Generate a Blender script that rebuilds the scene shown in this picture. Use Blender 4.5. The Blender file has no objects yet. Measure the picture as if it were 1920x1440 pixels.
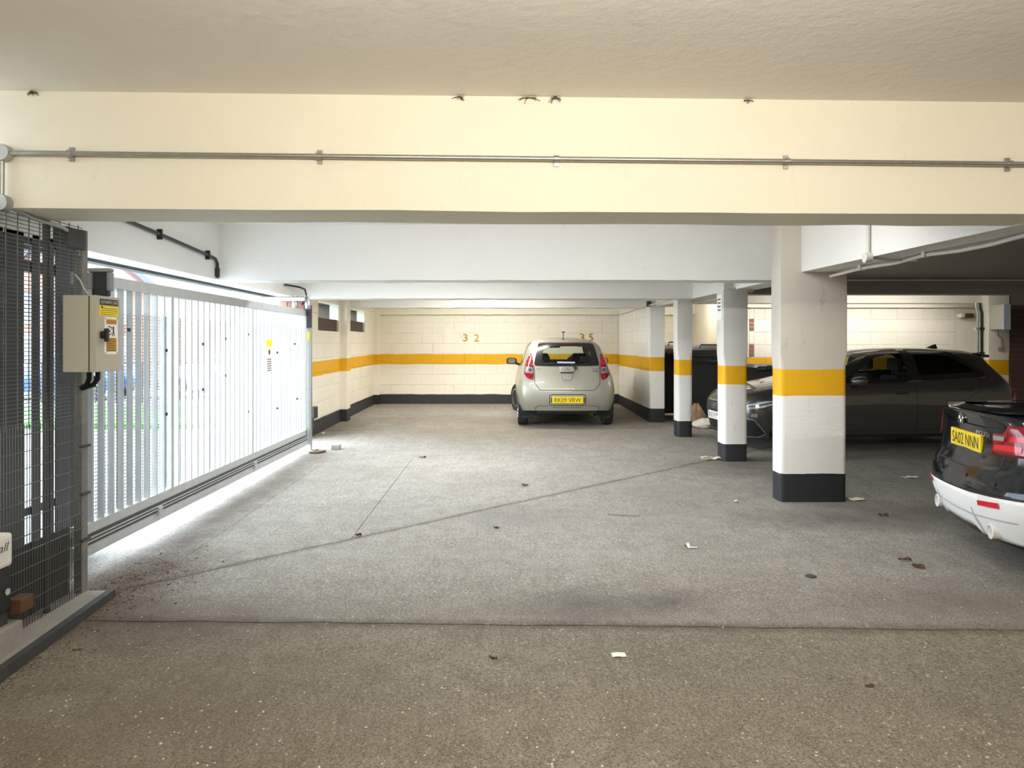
import bpy, bmesh, math, random
from mathutils import Vector, Matrix
from mathutils.bvhtree import BVHTree
R = random.Random(7)
SC = bpy.context.scene
COL = SC.collection
PI = math.pi

# ------------------------------------------------------------------ camera, world, lights, exposure
F = 1350.0
cam_d = bpy.data.cameras.new('camera'); cam = bpy.data.objects.new('camera', cam_d); COL.objects.link(cam)
cam.location = (0, 0, 1.5); cam.rotation_euler = (PI/2, 0, 0)
cam_d.sensor_width = 36; cam_d.lens = F/1920*36
cam_d.shift_x = 12/1920; cam_d.shift_y = -75/1920
cam_d.clip_start = 0.05; cam_d.clip_end = 300
SC.camera = cam
SC.view_settings.view_transform = 'Standard'
SC.view_settings.look = 'None'
SC.view_settings.gamma = 1
SC.view_settings.use_curve_mapping = False
SC.view_settings.exposure = 0.2
W = bpy.data.worlds.new('overcast_sky'); SC.world = W; W.use_nodes = True
bg = W.node_tree.nodes['Background']
bg.inputs[0].default_value = (0.74, 0.87, 1.0, 1); bg.inputs[1].default_value = 15.0

def area(name, loc, size, power, color, rot=(0, 0, 0)):
    l = bpy.data.lights.new(name, 'AREA'); l.shape = 'RECTANGLE'; l.size, l.size_y = size
    l.energy = power; l.color = color
    o = bpy.data.objects.new(name, l); COL.objects.link(o); o.location = loc; o.rotation_euler = rot
    return o
WARM = (1.0, 0.925, 0.79); NEUT = (1.0, 0.955, 0.88); COOL = (0.95, 0.98, 1.0)
R_ = math.radians
area('lamp_aisle_near', (0.9, -0.2, 2.6), (3.6, 0.25), 70, WARM, (R_(42), 0, 0))
area('fill_aisle_near_upward', (0.4, 1.2, 2.42), (2.8, 0.1), 66, WARM, (R_(150), 0, 0))  # added, unseen; brightens the ceiling that the downward lights miss
area('lamp_aisle_behind', (0.2, -2.6, 2.62), (2.4, 0.25), 48, WARM)
area('fill_bay_first', (0.25, 5.0, 2.6), (3.8, 0.12), 76, COOL, (R_(28), 0, 0))  # added, unseen; cool light making up for daylight through the gate
area('lamp_bay_second', (-0.7, 8.6, 2.6), (1.8, 0.2), 105, COOL)
area('lamp_bay_third', (-0.3, 12.2, 2.6), (1.8, 0.2), 60, NEUT)
area('lamp_bay_last', (-0.4, 14.4, 2.55), (1.8, 0.2), 74, NEUT, (R_(15), 0, 0))
area('lamp_right_bay', (5.9, 12.5, 2.30), (3.8, 0.12), 34, NEUT, (R_(25), 0, 0))
area('lamp_right_bay_front', (5.6, 10.6, 2.32), (2.4, 0.12), 27, NEUT, (R_(55), 0, 0))
area('lamp_bin_store', (3.6, 14.9, 2.6), (0.8, 0.15), 20, WARM)
area('lamp_right_aisle', (6.2, 1.2, 2.6), (1.5, 0.2), 66, NEUT, (R_(25), 0, 0))

# ------------------------------------------------------------------ materials
def node_mat(name):
    m = bpy.data.materials.new(name); m.use_nodes = True
    nt = m.node_tree; b = nt.nodes['Principled BSDF']
    return m, nt, b
def N(nt, t, **k):
    n = nt.nodes.new(t)
    for a, v in k.items():
        if a.startswith('i_'): n.inputs[a[2:].replace('_', ' ')].default_value = v
        else: setattr(n, a, v)
    return n
def L(nt, a, b): nt.links.new(a, b)
def c4(c): return (c[0], c[1], c[2], 1)
def mat(name, col, rough=0.5, metal=0.0, coat=0.0, spec=0.5, var=0.0, vscale=6.0, bump=0.0, bscale=60.0, emit=None, flake=False):
    m, nt, b = node_mat(name)
    b.inputs['Base Color'].default_value = c4(col)
    b.inputs['Roughness'].default_value = rough; b.inputs['Metallic'].default_value = metal
    b.inputs['Coat Weight'].default_value = coat; b.inputs['Coat Roughness'].default_value = 0.03
    b.inputs['Specular IOR Level'].default_value = spec
    if emit:
        b.inputs['Emission Color'].default_value = c4(col); b.inputs['Emission Strength'].default_value = emit
    if var or bump:
        tc = N(nt, 'ShaderNodeTexCoord')
        if var:
            n = N(nt, 'ShaderNodeTexNoise', i_Scale=vscale, i_Detail=6.0, i_Roughness=0.65)
            L(nt, tc.outputs['Object'], n.inputs['Vector'])
            mx = N(nt, 'ShaderNodeMix', data_type='RGBA')
            mx.inputs['A'].default_value = c4([x*(1-var) for x in col]); mx.inputs['B'].default_value = c4([min(1, x*(1+var)) for x in col])
            L(nt, n.outputs['Fac'], mx.inputs['Factor']); L(nt, mx.outputs['Result'], b.inputs['Base Color'])
        if bump:
            n2 = N(nt, 'ShaderNodeTexNoise', i_Scale=bscale, i_Detail=4.0)
            L(nt, tc.outputs['Object'], n2.inputs['Vector'])
            bp = N(nt, 'ShaderNodeBump', i_Strength=bump, i_Distance=0.01)
            L(nt, n2.outputs['Fac'], bp.inputs['Height']); L(nt, bp.outputs['Normal'], b.inputs['Normal'])
    return m
def glass(name, tint, refl=0.04):
    m, nt, b = node_mat(name); nt.nodes.remove(b)
    out = nt.nodes['Material Output']
    tr = N(nt, 'ShaderNodeBsdfTransparent'); tr.inputs[0].default_value = c4(tint)
    gl = N(nt, 'ShaderNodeBsdfGlossy'); gl.inputs['Roughness'].default_value = 0.02
    lw = N(nt, 'ShaderNodeLayerWeight', i_Blend=0.5); pw = N(nt, 'ShaderNodeMath', operation='POWER'); pw.inputs[1].default_value = 5.0
    L(nt, lw.outputs['Facing'], pw.inputs[0]); fr = N(nt, 'ShaderNodeMath', operation='MULTIPLY_ADD'); fr.inputs[1].default_value = 0.85; fr.inputs[2].default_value = refl
    L(nt, pw.outputs[0], fr.inputs[0]); mx = N(nt, 'ShaderNodeMixShader')
    L(nt, fr.outputs[0], mx.inputs[0]); L(nt, tr.outputs[0], mx.inputs[1]); L(nt, gl.outputs[0], mx.inputs[2])
    L(nt, mx.outputs[0], out.inputs['Surface'])
    return m
def paint(name, base, ztop=None, yb=None, yt=None, slope=0.0, y0=0.0, bump=0.25, dirt=0.35, low=None):
    """emulsion paint on masonry; black plinth below ztop and a yellow band between yb and yt (heights may climb with y)"""
    m, nt, b = node_mat(name)
    g = N(nt, 'ShaderNodeNewGeometry'); sp = N(nt, 'ShaderNodeSeparateXYZ'); L(nt, g.outputs['Position'], sp.inputs[0])
    n1 = N(nt, 'ShaderNodeTexNoise', i_Scale=1.3, i_Detail=5.0, i_Roughness=0.6); L(nt, g.outputs['Position'], n1.inputs['Vector'])
    mx = N(nt, 'ShaderNodeMix', data_type='RGBA')
    mx.inputs['A'].default_value = c4([x*0.93 for x in base]); mx.inputs['B'].default_value = c4([min(1, x*1.04) for x in base])
    L(nt, n1.outputs['Fac'], mx.inputs['Factor']); colr = mx.outputs['Result']
    # scuffs and grime: sparse dark flecks, stretched upwards
    mp = N(nt, 'ShaderNodeMapping'); mp.inputs['Scale'].default_value = (1, 1, 0.35); L(nt, g.outputs['Position'], mp.inputs['Vector'])
    n2 = N(nt, 'ShaderNodeTexNoise', i_Scale=9.0, i_Detail=9.0, i_Roughness=0.75); L(nt, mp.outputs[0], n2.inputs['Vector'])
    r2 = N(nt, 'ShaderNodeValToRGB'); r2.color_ramp.elements[0].position = 0.60; r2.color_ramp.elements[1].position = 0.76
    r2.color_ramp.elements[0].color = (0, 0, 0, 1); r2.color_ramp.elements[1].color = (1, 1, 1, 1)
    L(nt, n2.outputs['Fac'], r2.inputs[0])
    mu = N(nt, 'ShaderNodeMath', operation='MULTIPLY'); mu.inputs[1].default_value = dirt; L(nt, r2.outputs[0], mu.inputs[0])
    mdirt = N(nt, 'ShaderNodeMix', data_type='RGBA'); mdirt.inputs['B'].default_value = (0.16, 0.13, 0.10, 1)
    L(nt, mu.outputs[0], mdirt.inputs['Factor'])
    # height with a wavering brush edge
    nw = N(nt, 'ShaderNodeTexNoise', i_Scale=2.5, i_Detail=5.0); L(nt, g.outputs['Position'], nw.inputs['Vector'])
    wz = N(nt, 'ShaderNodeMath', operation='MULTIPLY_ADD'); wz.inputs[1].default_value = 0.03; L(nt, nw.outputs['Fac'], wz.inputs[0]); L(nt, sp.outputs['Z'], wz.inputs[2])
    h = wz.outputs[0]
    if slope:
        sy = N(nt, 'ShaderNodeMath', operation='MULTIPLY_ADD'); sy.inputs[1].default_value = -slope; L(nt, sp.outputs['Y'], sy.inputs[0]); L(nt, h, sy.inputs[2])
        ad = N(nt, 'ShaderNodeMath', operation='ADD'); ad.inputs[1].default_value = slope*y0; L(nt, sy.outputs[0], ad.inputs[0]); h = ad.outputs[0]
    def step(z, op):
        s = N(nt, 'ShaderNodeMath', operation=op); s.inputs[1].default_value = z + 0.015; L(nt, h, s.inputs[0]); return s.outputs[0]
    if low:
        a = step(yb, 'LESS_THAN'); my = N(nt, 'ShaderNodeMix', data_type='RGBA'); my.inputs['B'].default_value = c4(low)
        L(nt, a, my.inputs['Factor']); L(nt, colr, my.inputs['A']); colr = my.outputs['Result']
    if yb is not None:
        a = step(yb, 'GREATER_THAN'); c = step(yt, 'LESS_THAN')
        mm = N(nt, 'ShaderNodeMath', operation='MULTIPLY'); L(nt, a, mm.inputs[0]); L(nt, c, mm.inputs[1])
        my = N(nt, 'ShaderNodeMix', data_type='RGBA'); my.inputs['B'].default_value = (0.75, 0.40, 0.005, 1)
        L(nt, mm.outputs[0], my.inputs['Factor']); L(nt, colr, my.inputs['A']); colr = my.outputs['Result']
    if ztop is not None:
        a = step(ztop, 'LESS_THAN')
        my = N(nt, 'ShaderNodeMix', data_type='RGBA'); my.inputs['B'].default_value = (0.022, 0.022, 0.026, 1)
        L(nt, a, my.inputs['Factor']); L(nt, colr, my.inputs['A']); colr = my.outputs['Result']
    L(nt, colr, mdirt.inputs['A']); L(nt, mdirt.outputs['Result'], b.inputs['Base Color'])
    b.inputs['Roughness'].default_value = 0.55; b.inputs['Specular IOR Level'].default_value = 0.35
    mp3 = N(nt, 'ShaderNodeMapping'); mp3.inputs['Scale'].default_value = (1, 1, 2.6); L(nt, g.outputs['Position'], mp3.inputs['Vector'])
    n3 = N(nt, 'ShaderNodeTexNoise', i_Scale=14.0, i_Detail=8.0, i_Roughness=0.6); L(nt, mp3.outputs[0], n3.inputs['Vector'])
    bp = N(nt, 'ShaderNodeBump', i_Strength=bump, i_Distance=0.02); L(nt, n3.outputs['Fac'], bp.inputs['Height']); L(nt, bp.outputs['Normal'], b.inputs['Normal'])
    return m

CREAM = (0.84, 0.79, 0.67); WHITE = (0.80, 0.78, 0.73)
M = {}
M['beam'] = paint('cream_beam_paint', (0.82, 0.78, 0.66), bump=0.22, dirt=0.18)
M['beamw'] = paint('white_beam_paint', WHITE, bump=0.15, dirt=0.12)
M['ceil'] = paint('ceiling_paint', (0.84, 0.81, 0.75), bump=0.3, dirt=0.08)
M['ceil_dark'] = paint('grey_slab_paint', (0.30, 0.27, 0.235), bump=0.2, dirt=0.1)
M['wall'] = paint('block_paint', CREAM, 0.201, 0.89, 1.12, slope=0.009, bump=0.4, dirt=0.55)
M['wallr'] = paint('right_block_paint', (0.80, 0.76, 0.66), 0.27, 1.02, 1.25, bump=0.35, dirt=0.2)
M['divider'] = paint('divider_paint', (0.88, 0.86, 0.80), 0.338, 1.01, 1.262, bump=0.3, dirt=0.45)
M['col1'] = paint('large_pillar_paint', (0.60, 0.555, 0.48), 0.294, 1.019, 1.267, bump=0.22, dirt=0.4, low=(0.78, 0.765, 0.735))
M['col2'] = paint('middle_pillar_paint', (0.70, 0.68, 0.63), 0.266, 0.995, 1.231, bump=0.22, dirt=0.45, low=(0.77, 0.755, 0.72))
M['col3'] = paint('far_pillar_paint', (0.74, 0.72, 0.67), 0.315, 1.026, 1.263, bump=0.22, dirt=0.5)
M['colr'] = paint('right_pillar_paint', CREAM, 0.27, 1.0, 1.246, bump=0.22, dirt=0.3)
M['galv'] = mat('galvanised_steel', (0.40, 0.40, 0.38), 0.38, 0.85, var=0.25, vscale=25)
M['gate'] = mat('gate_steel', (0.50, 0.52, 0.52), 0.5, 0.35, var=0.2, vscale=12)
M['wire'] = mat('mesh_wire', (0.13, 0.13, 0.125), 0.5, 0.5)
M['dark_steel'] = mat('dark_steel', (0.075, 0.075, 0.075), 0.55, 0.5, var=0.3, vscale=15)
M['board'] = mat('dark_board', (0.035, 0.034, 0.033), 0.6, var=0.3)
M['black'] = mat('black_plastic', (0.012, 0.012, 0.013), 0.4)
M['black_matt'] = mat('matt_black', (0.010, 0.010, 0.010), 0.8)
M['grey_plastic'] = mat('grey_plastic', (0.45, 0.46, 0.47), 0.4)
M['hood_grey'] = mat('hood_blue_grey', (0.24, 0.26, 0.31), 0.25)
M['post_grey'] = mat('dirty_post', (0.20, 0.195, 0.185), 0.55, 0.3, var=.4, vscale=10)
M['box'] = mat('enclosure_paint', (0.47, 0.44, 0.35), 0.45, var=0.06, vscale=3)
M['box_blue'] = mat('enclosure_blue_grey', (0.42, 0.45, 0.52), 0.4)
M['white_pl'] = mat('white_plastic', (0.72, 0.70, 0.66), 0.45)
M['yellow'] = mat('yellow_label', (0.85, 0.66, 0.02), 0.5)
M['orange'] = mat('orange_label', (0.50, 0.26, 0.02), 0.5)
M['redor'] = mat('warning_red', (0.45, 0.12, 0.03), 0.5)
M['paper'] = mat('white_paper', (0.85, 0.85, 0.83), 0.7)
M['brick'] = mat('dark_red_brick', (0.085, 0.04, 0.04), 0.75, var=0.45, vscale=3.0, bump=0.4, bscale=90)
M['brick_red'] = mat('red_brick', (0.30, 0.13, 0.085), 0.8, var=0.35, vscale=5.0, bump=0.4, bscale=90)  # redder and lighter in colour than the other bricks
M['brick_brown'] = mat('brown_brick', (0.09, 0.058, 0.045), 0.8, var=0.3, vscale=6.0, bump=0.4, bscale=90)
M['mortar'] = mat('mortar', (0.20, 0.17, 0.15), 0.9, bump=0.3)
M['plinth'] = mat('grey_concrete', (0.28, 0.26, 0.23), 0.8, var=0.3, vscale=8, bump=0.4, bscale=40)
M['rust'] = mat('rusty_brown', (0.10, 0.045, 0.02), 0.8, var=0.3)
M['gold'] = mat('gold_number', (0.42, 0.24, 0.02), 0.4, 0.2, var=0.5, vscale=30)
M['ghost'] = mat('ghost_number', (0.80, 0.755, 0.64), 0.6)
M['leaf'] = mat('dead_leaf', (0.10, 0.05, 0.025), 0.8, var=0.3)
M['dirt'] = mat('dirt', (0.12, 0.085, 0.055), 0.95, var=0.4, vscale=20, bump=0.5)
M['conduit_w'] = mat('white_conduit', (0.66, 0.62, 0.56), 0.45)
M['tyre'] = mat('tyre_rubber', (0.018, 0.018, 0.019), 0.75, bump=0.3, bscale=80)
M['alloy'] = mat('alloy_wheel', (0.55, 0.55, 0.56), 0.25, 0.9)
M['chrome'] = mat('chrome', (0.75, 0.75, 0.76), 0.1, 1.0)
M['seam'] = mat('panel_gap', (0.012, 0.012, 0.012), 0.7)
M['trim'] = mat('black_trim', (0.012, 0.012, 0.013), 0.25, coat=0.4)
M['cabin'] = mat('cabin_fabric', (0.03, 0.03, 0.033), 0.85)
M['glass_clear'] = glass('clear_glass', (0.86, 0.93, 0.90))
M['glass_grey'] = glass('grey_glass', (0.55, 0.60, 0.58))
M['glass_dark'] = mat('privacy_glass', (0.006, 0.006, 0.007), 0.03, spec=0.6)
M['plate_y'] = mat('yellow_plate', (0.83, 0.60, 0.012), 0.35)
M['plate_w'] = mat('white_plate', (0.80, 0.80, 0.78), 0.35)
M['ink'] = mat('plate_ink', (0.01, 0.01, 0.012), 0.4)
M['red_lamp'] = mat('red_lamp_lens', (0.22, 0.004, 0.012), 0.08)
M['red_bright'] = mat('bright_red_lens', (0.60, 0.008, 0.022), 0.1)
M['lamp_clear'] = mat('clear_lamp_lens', (0.36, 0.37, 0.38), 0.12, 0.5, coat=0.6, var=.5, vscale=45)
M['head_lens'] = mat('headlamp_lens', (0.66, 0.70, 0.74), 0.12, 0.25, coat=0.8)
M['lamp_dark'] = mat('lamp_dark', (0.05, 0.05, 0.06), 0.1, coat=1.0)
M['sirion'] = mat('champagne_paint', (0.36, 0.345, 0.285), 0.42, 0.40, coat=0.35)
M['audi'] = mat('graphite_paint', (0.078, 0.073, 0.066), 0.32, 0.6, coat=1.0)
M['bmw'] = mat('black_blue_paint', (0.006, 0.008, 0.011), 0.10, 0.0, spec=0.42)
M['valance'] = mat('valance_painted_light', (0.80, 0.79, 0.77), 0.45, 0.0)  # bright light on the lower bumper put into its colour
M['blue_car'] = mat('blue_car_paint', (0.03, 0.09, 0.30), 0.3, 0.3, coat=1.0)
M['silver_car'] = mat('silver_car_paint', (0.35, 0.38, 0.42), 0.3, 0.6, coat=1.0)
M['bin'] = mat('black_bin', (0.011, 0.011, 0.012), 0.5)
M['bin_brown'] = mat('brown_bin_lid', (0.085, 0.04, 0.03), 0.5)
M['bin_blue'] = mat('blue_bin_lid', (0.030, 0.028, 0.085), 0.35)
M['bag_brown'] = mat('brown_paper', (0.30, 0.19, 0.10), 0.85, var=0.2)
M['bag_white'] = mat('white_bag', (0.66, 0.62, 0.50), 0.5)
M['grass'] = mat('grass', (0.045, 0.17, 0.02), 0.9, var=0.4, vscale=20)
M['render_w'] = mat('white_render', (0.7, 0.68, 0.66), 0.8)
M['roof'] = mat('roof_tile', (0.10, 0.055, 0.05), 0.8, var=0.3)
M['out_ground'] = mat('outside_concrete', (0.22, 0.22, 0.225), 0.9, var=0.15)
M['twig'] = mat('twig', (0.10, 0.07, 0.05), 0.9)
M['leaf_green'] = mat('tree_leaf', (0.20, 0.22, 0.03), 0.8, var=0.5)

def floor_mat():
    m, nt, b = node_mat('worn_concrete')
    g = N(nt, 'ShaderNodeNewGeometry'); P = g.outputs['Position']
    def noise(s, d=6.0, r=0.6, sc=None):
        v = P
        if sc:
            mp = N(nt, 'ShaderNodeMapping'); mp.inputs['Scale'].default_value = sc[:3]
            if len(sc) > 3: mp.inputs['Rotation'].default_value = (0, 0, sc[3])
            L(nt, P, mp.inputs['Vector']); v = mp.outputs[0]
        n = N(nt, 'ShaderNodeTexNoise', i_Scale=s, i_Detail=d, i_Roughness=r); L(nt, v, n.inputs['Vector']); return n.outputs['Fac']
    def ramp(src, p0, p1, c0=(0, 0, 0), c1=(1, 1, 1)):
        mr = N(nt, 'ShaderNodeMapRange'); mr.inputs['From Min'].default_value = p0; mr.inputs['From Max'].default_value = p1; L(nt, src, mr.inputs['Value']); src = mr.outputs[0]; p0, p1 = 0.0, 1.0
        r = N(nt, 'ShaderNodeValToRGB'); e = r.color_ramp.elements
        e[0].position = p0; e[1].position = p1; e[0].color = c4(c0); e[1].color = c4(c1); L(nt, src, r.inputs[0]); return r.outputs[0]
    def mixc(fac, a, bb, k=None):
        x = N(nt, 'ShaderNodeMix', data_type='RGBA')
        if k is not None:
            mu = N(nt, 'ShaderNodeMath', operation='MULTIPLY'); mu.inputs[1].default_value = k; L(nt, fac, mu.inputs[0]); fac = mu.outputs[0]
        L(nt, fac, x.inputs['Factor'])
        for s, i in ((a, 'A'), (bb, 'B')):
            if isinstance(s, tuple): x.inputs[i].default_value = c4(s)
            else: L(nt, s, x.inputs[i])
        return x.outputs['Result']
    col = ramp(noise(0.55, 8, 0.62), 0.30, 0.72, (0.31, 0.285, 0.245), (0.46, 0.43, 0.385))
    col = mixc(ramp(noise(5, 9, 0.75), 0.44, 0.62), col, (0.19, 0.165, 0.135), 0.45)
    col = mixc(ramp(noise(85, 4, 0.8), 0.47, 0.57), col, (0.075, 0.060, 0.045), 0.62)
    col = mixc(ramp(noise(48, 5, 0.8, (1.3, 0.8, 1)), 0.55, 0.64), col, (0.62, 0.58, 0.50), 0.70)
    col = mixc(ramp(noise(150, 2, 0.7), 0.50, 0.66), col, (0.60, 0.56, 0.48), 0.5)
    v = N(nt, 'ShaderNodeTexVoronoi', i_Scale=42.0, i_Randomness=1.0); L(nt, P, v.inputs['Vector'])
    chip = N(nt, 'ShaderNodeMath', operation='MULTIPLY'); L(nt, ramp(v.outputs['Distance'], 0.10, 0.30, (1, 1, 1), (0, 0, 0)), chip.inputs[0]); L(nt, ramp(noise(9, 4, 0.7), 0.48, 0.62), chip.inputs[1])
    col = mixc(chip.outputs[0], col, (0.66, 0.62, 0.54), 0.75)
    # dragged tyre marks
    col = mixc(ramp(noise(3.0, 7, 0.7, (9, 0.8, 1, 0.7)), 0.52, 0.72), col, (0.16, 0.14, 0.115), 0.35)
    # oil stains at their own places; earth plus painted gate shade along the gate side
    nzd = noise(3.2, 8, 0.72)
    def blot(x, y, rx, ry, colr, k, base=None):
        mp = N(nt, 'ShaderNodeMapping', vector_type='POINT')
        mp.inputs['Location'].default_value = (-x/rx, -y/ry, 0); mp.inputs['Scale'].default_value = (1/rx, 1/ry, 0)
        L(nt, P, mp.inputs['Vector'])
        ln = N(nt, 'ShaderNodeVectorMath', operation='LENGTH'); L(nt, mp.outputs[0], ln.inputs[0])
        ad = N(nt, 'ShaderNodeMath', operation='MULTIPLY_ADD'); ad.inputs[1].default_value = 1.3; L(nt, nzd, ad.inputs[0]); L(nt, ln.outputs['Value'], ad.inputs[2])
        return mixc(ramp(ad.outputs[0], 0.70, 1.75, (1, 1, 1), (0, 0, 0)), base, colr, k)
    for (x, y, rx, ry, cc, k) in ((0.45, 4.15, .55, .32, (0.10, 0.09, 0.08), .55), (0.98, 4.2, .3, .22, (0.09, 0.08, 0.07), .5), (0.1, 6.2, .7, .5, (0.17, 0.16, 0.15), .4),
                                  (4.6, 4.6, .5, .5, (0.05, 0.045, 0.04), .7), (3.0, 6.1, 1.2, .5, (0.09, 0.075, 0.06), .6), (2.7, 4.2, 1.0, .4, (0.13, 0.11, 0.09), .5),
                                  (-2.35, 4.5, .55, .9, (0.11, 0.075, 0.05), .8), (-1.9, 3.9, .9, .45, (0.13, 0.09, 0.06), .7), (-1.5, 3.0, 1.2, .9, (0.15, 0.11, 0.07), .45),
                                  (0.2, 13.2, 2.6, 1.2, (0.17, 0.13, 0.08), .6), (-2.45, 6.6, .30, 3.4, (0.10, 0.075, 0.05), .75), (0.0, 11.6, 3.0, 1.3, (0.20, 0.165, 0.115), .55), (2.8, 8.5, .8, .8, (0.12, 0.10, 0.075), .6), (-2.9, 11.8, .8, 1.6, (0.12, 0.09, 0.055), .7)):
        col = blot(x, y, rx, ry, cc, k, col)
    # dirt that has packed into and beside the joints
    spj = N(nt, 'ShaderNodeSeparateXYZ'); L(nt, P, spj.inputs[0])
    def along(ax, by, c0, w, k):
        q = N(nt, 'ShaderNodeMath', operation='MULTIPLY_ADD'); q.inputs[1].default_value = ax; L(nt, spj.outputs['X'], q.inputs[0])
        q2 = N(nt, 'ShaderNodeMath', operation='MULTIPLY_ADD'); q2.inputs[1].default_value = by; L(nt, spj.outputs['Y'], q2.inputs[0]); L(nt, q.outputs[0], q2.inputs[2]); q.inputs[2].default_value = -c0
        ab = N(nt, 'ShaderNodeMath', operation='ABSOLUTE'); L(nt, q2.outputs[0], ab.inputs[0])
        dv = N(nt, 'ShaderNodeMath', operation='DIVIDE'); dv.inputs[1].default_value = w; L(nt, ab.outputs[0], dv.inputs[0])
        nn = N(nt, 'ShaderNodeMath', operation='MULTIPLY_ADD'); nn.inputs[1].default_value = 2.2; L(nt, noise(9, 9, 0.78), nn.inputs[0]); L(nt, dv.outputs[0], nn.inputs[2])
        return ramp(nn.outputs[0], 0.75, 2.1, (1, 1, 1), (0, 0, 0)), k
    for a_ in ((0.027, 1.0, 3.85, 0.09, 0.75), (-0.6845, 0.729, 4.80, 0.06, 0.7)):
        f_, k_ = along(*a_); col = mixc(f_, col, (0.10, 0.078, 0.055), k_)
    # the slab nearest the camera is tinted slightly darker and browner
    sp = N(nt, 'ShaderNodeSeparateXYZ'); L(nt, P, sp.inputs[0])
    jn = N(nt, 'ShaderNodeMath', operation='MULTIPLY_ADD'); jn.inputs[1].default_value = 0.027; L(nt, sp.outputs['X'], jn.inputs[0]); L(nt, sp.outputs['Y'], jn.inputs[2])
    lt = N(nt, 'ShaderNodeMath', operation='LESS_THAN'); lt.inputs[1].default_value = 3.85; L(nt, jn.outputs[0], lt.inputs[0])
    tint = N(nt, 'ShaderNodeMix', data_type='RGBA', blend_type='MULTIPLY'); tint.inputs['Factor'].default_value = 1.0
    tint.inputs['B'].default_value = (0.90, 0.86, 0.79, 1); L(nt, col, tint.inputs['A'])
    col = mixc(lt.outputs[0], col, tint.outputs['Result'])
    L(nt, col, b.inputs['Base Color'])
    b.inputs['Roughness'].default_value = 0.82; b.inputs['Specular IOR Level'].default_value = 0.3
    h1 = noise(75, 5, 0.75); h2 = noise(12, 7, 0.7)
    ad = N(nt, 'ShaderNodeMath', operation='MULTIPLY_ADD'); ad.inputs[1].default_value = 0.8; L(nt, h2, ad.inputs[0]); L(nt, h1, ad.inputs[2])
    bp = N(nt, 'ShaderNodeBump', i_Strength=0.85, i_Distance=0.02); L(nt, ad.outputs[0], bp.inputs['Height']); L(nt, bp.outputs['Normal'], b.inputs['Normal'])
    return m
M['floor'] = floor_mat()

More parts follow.
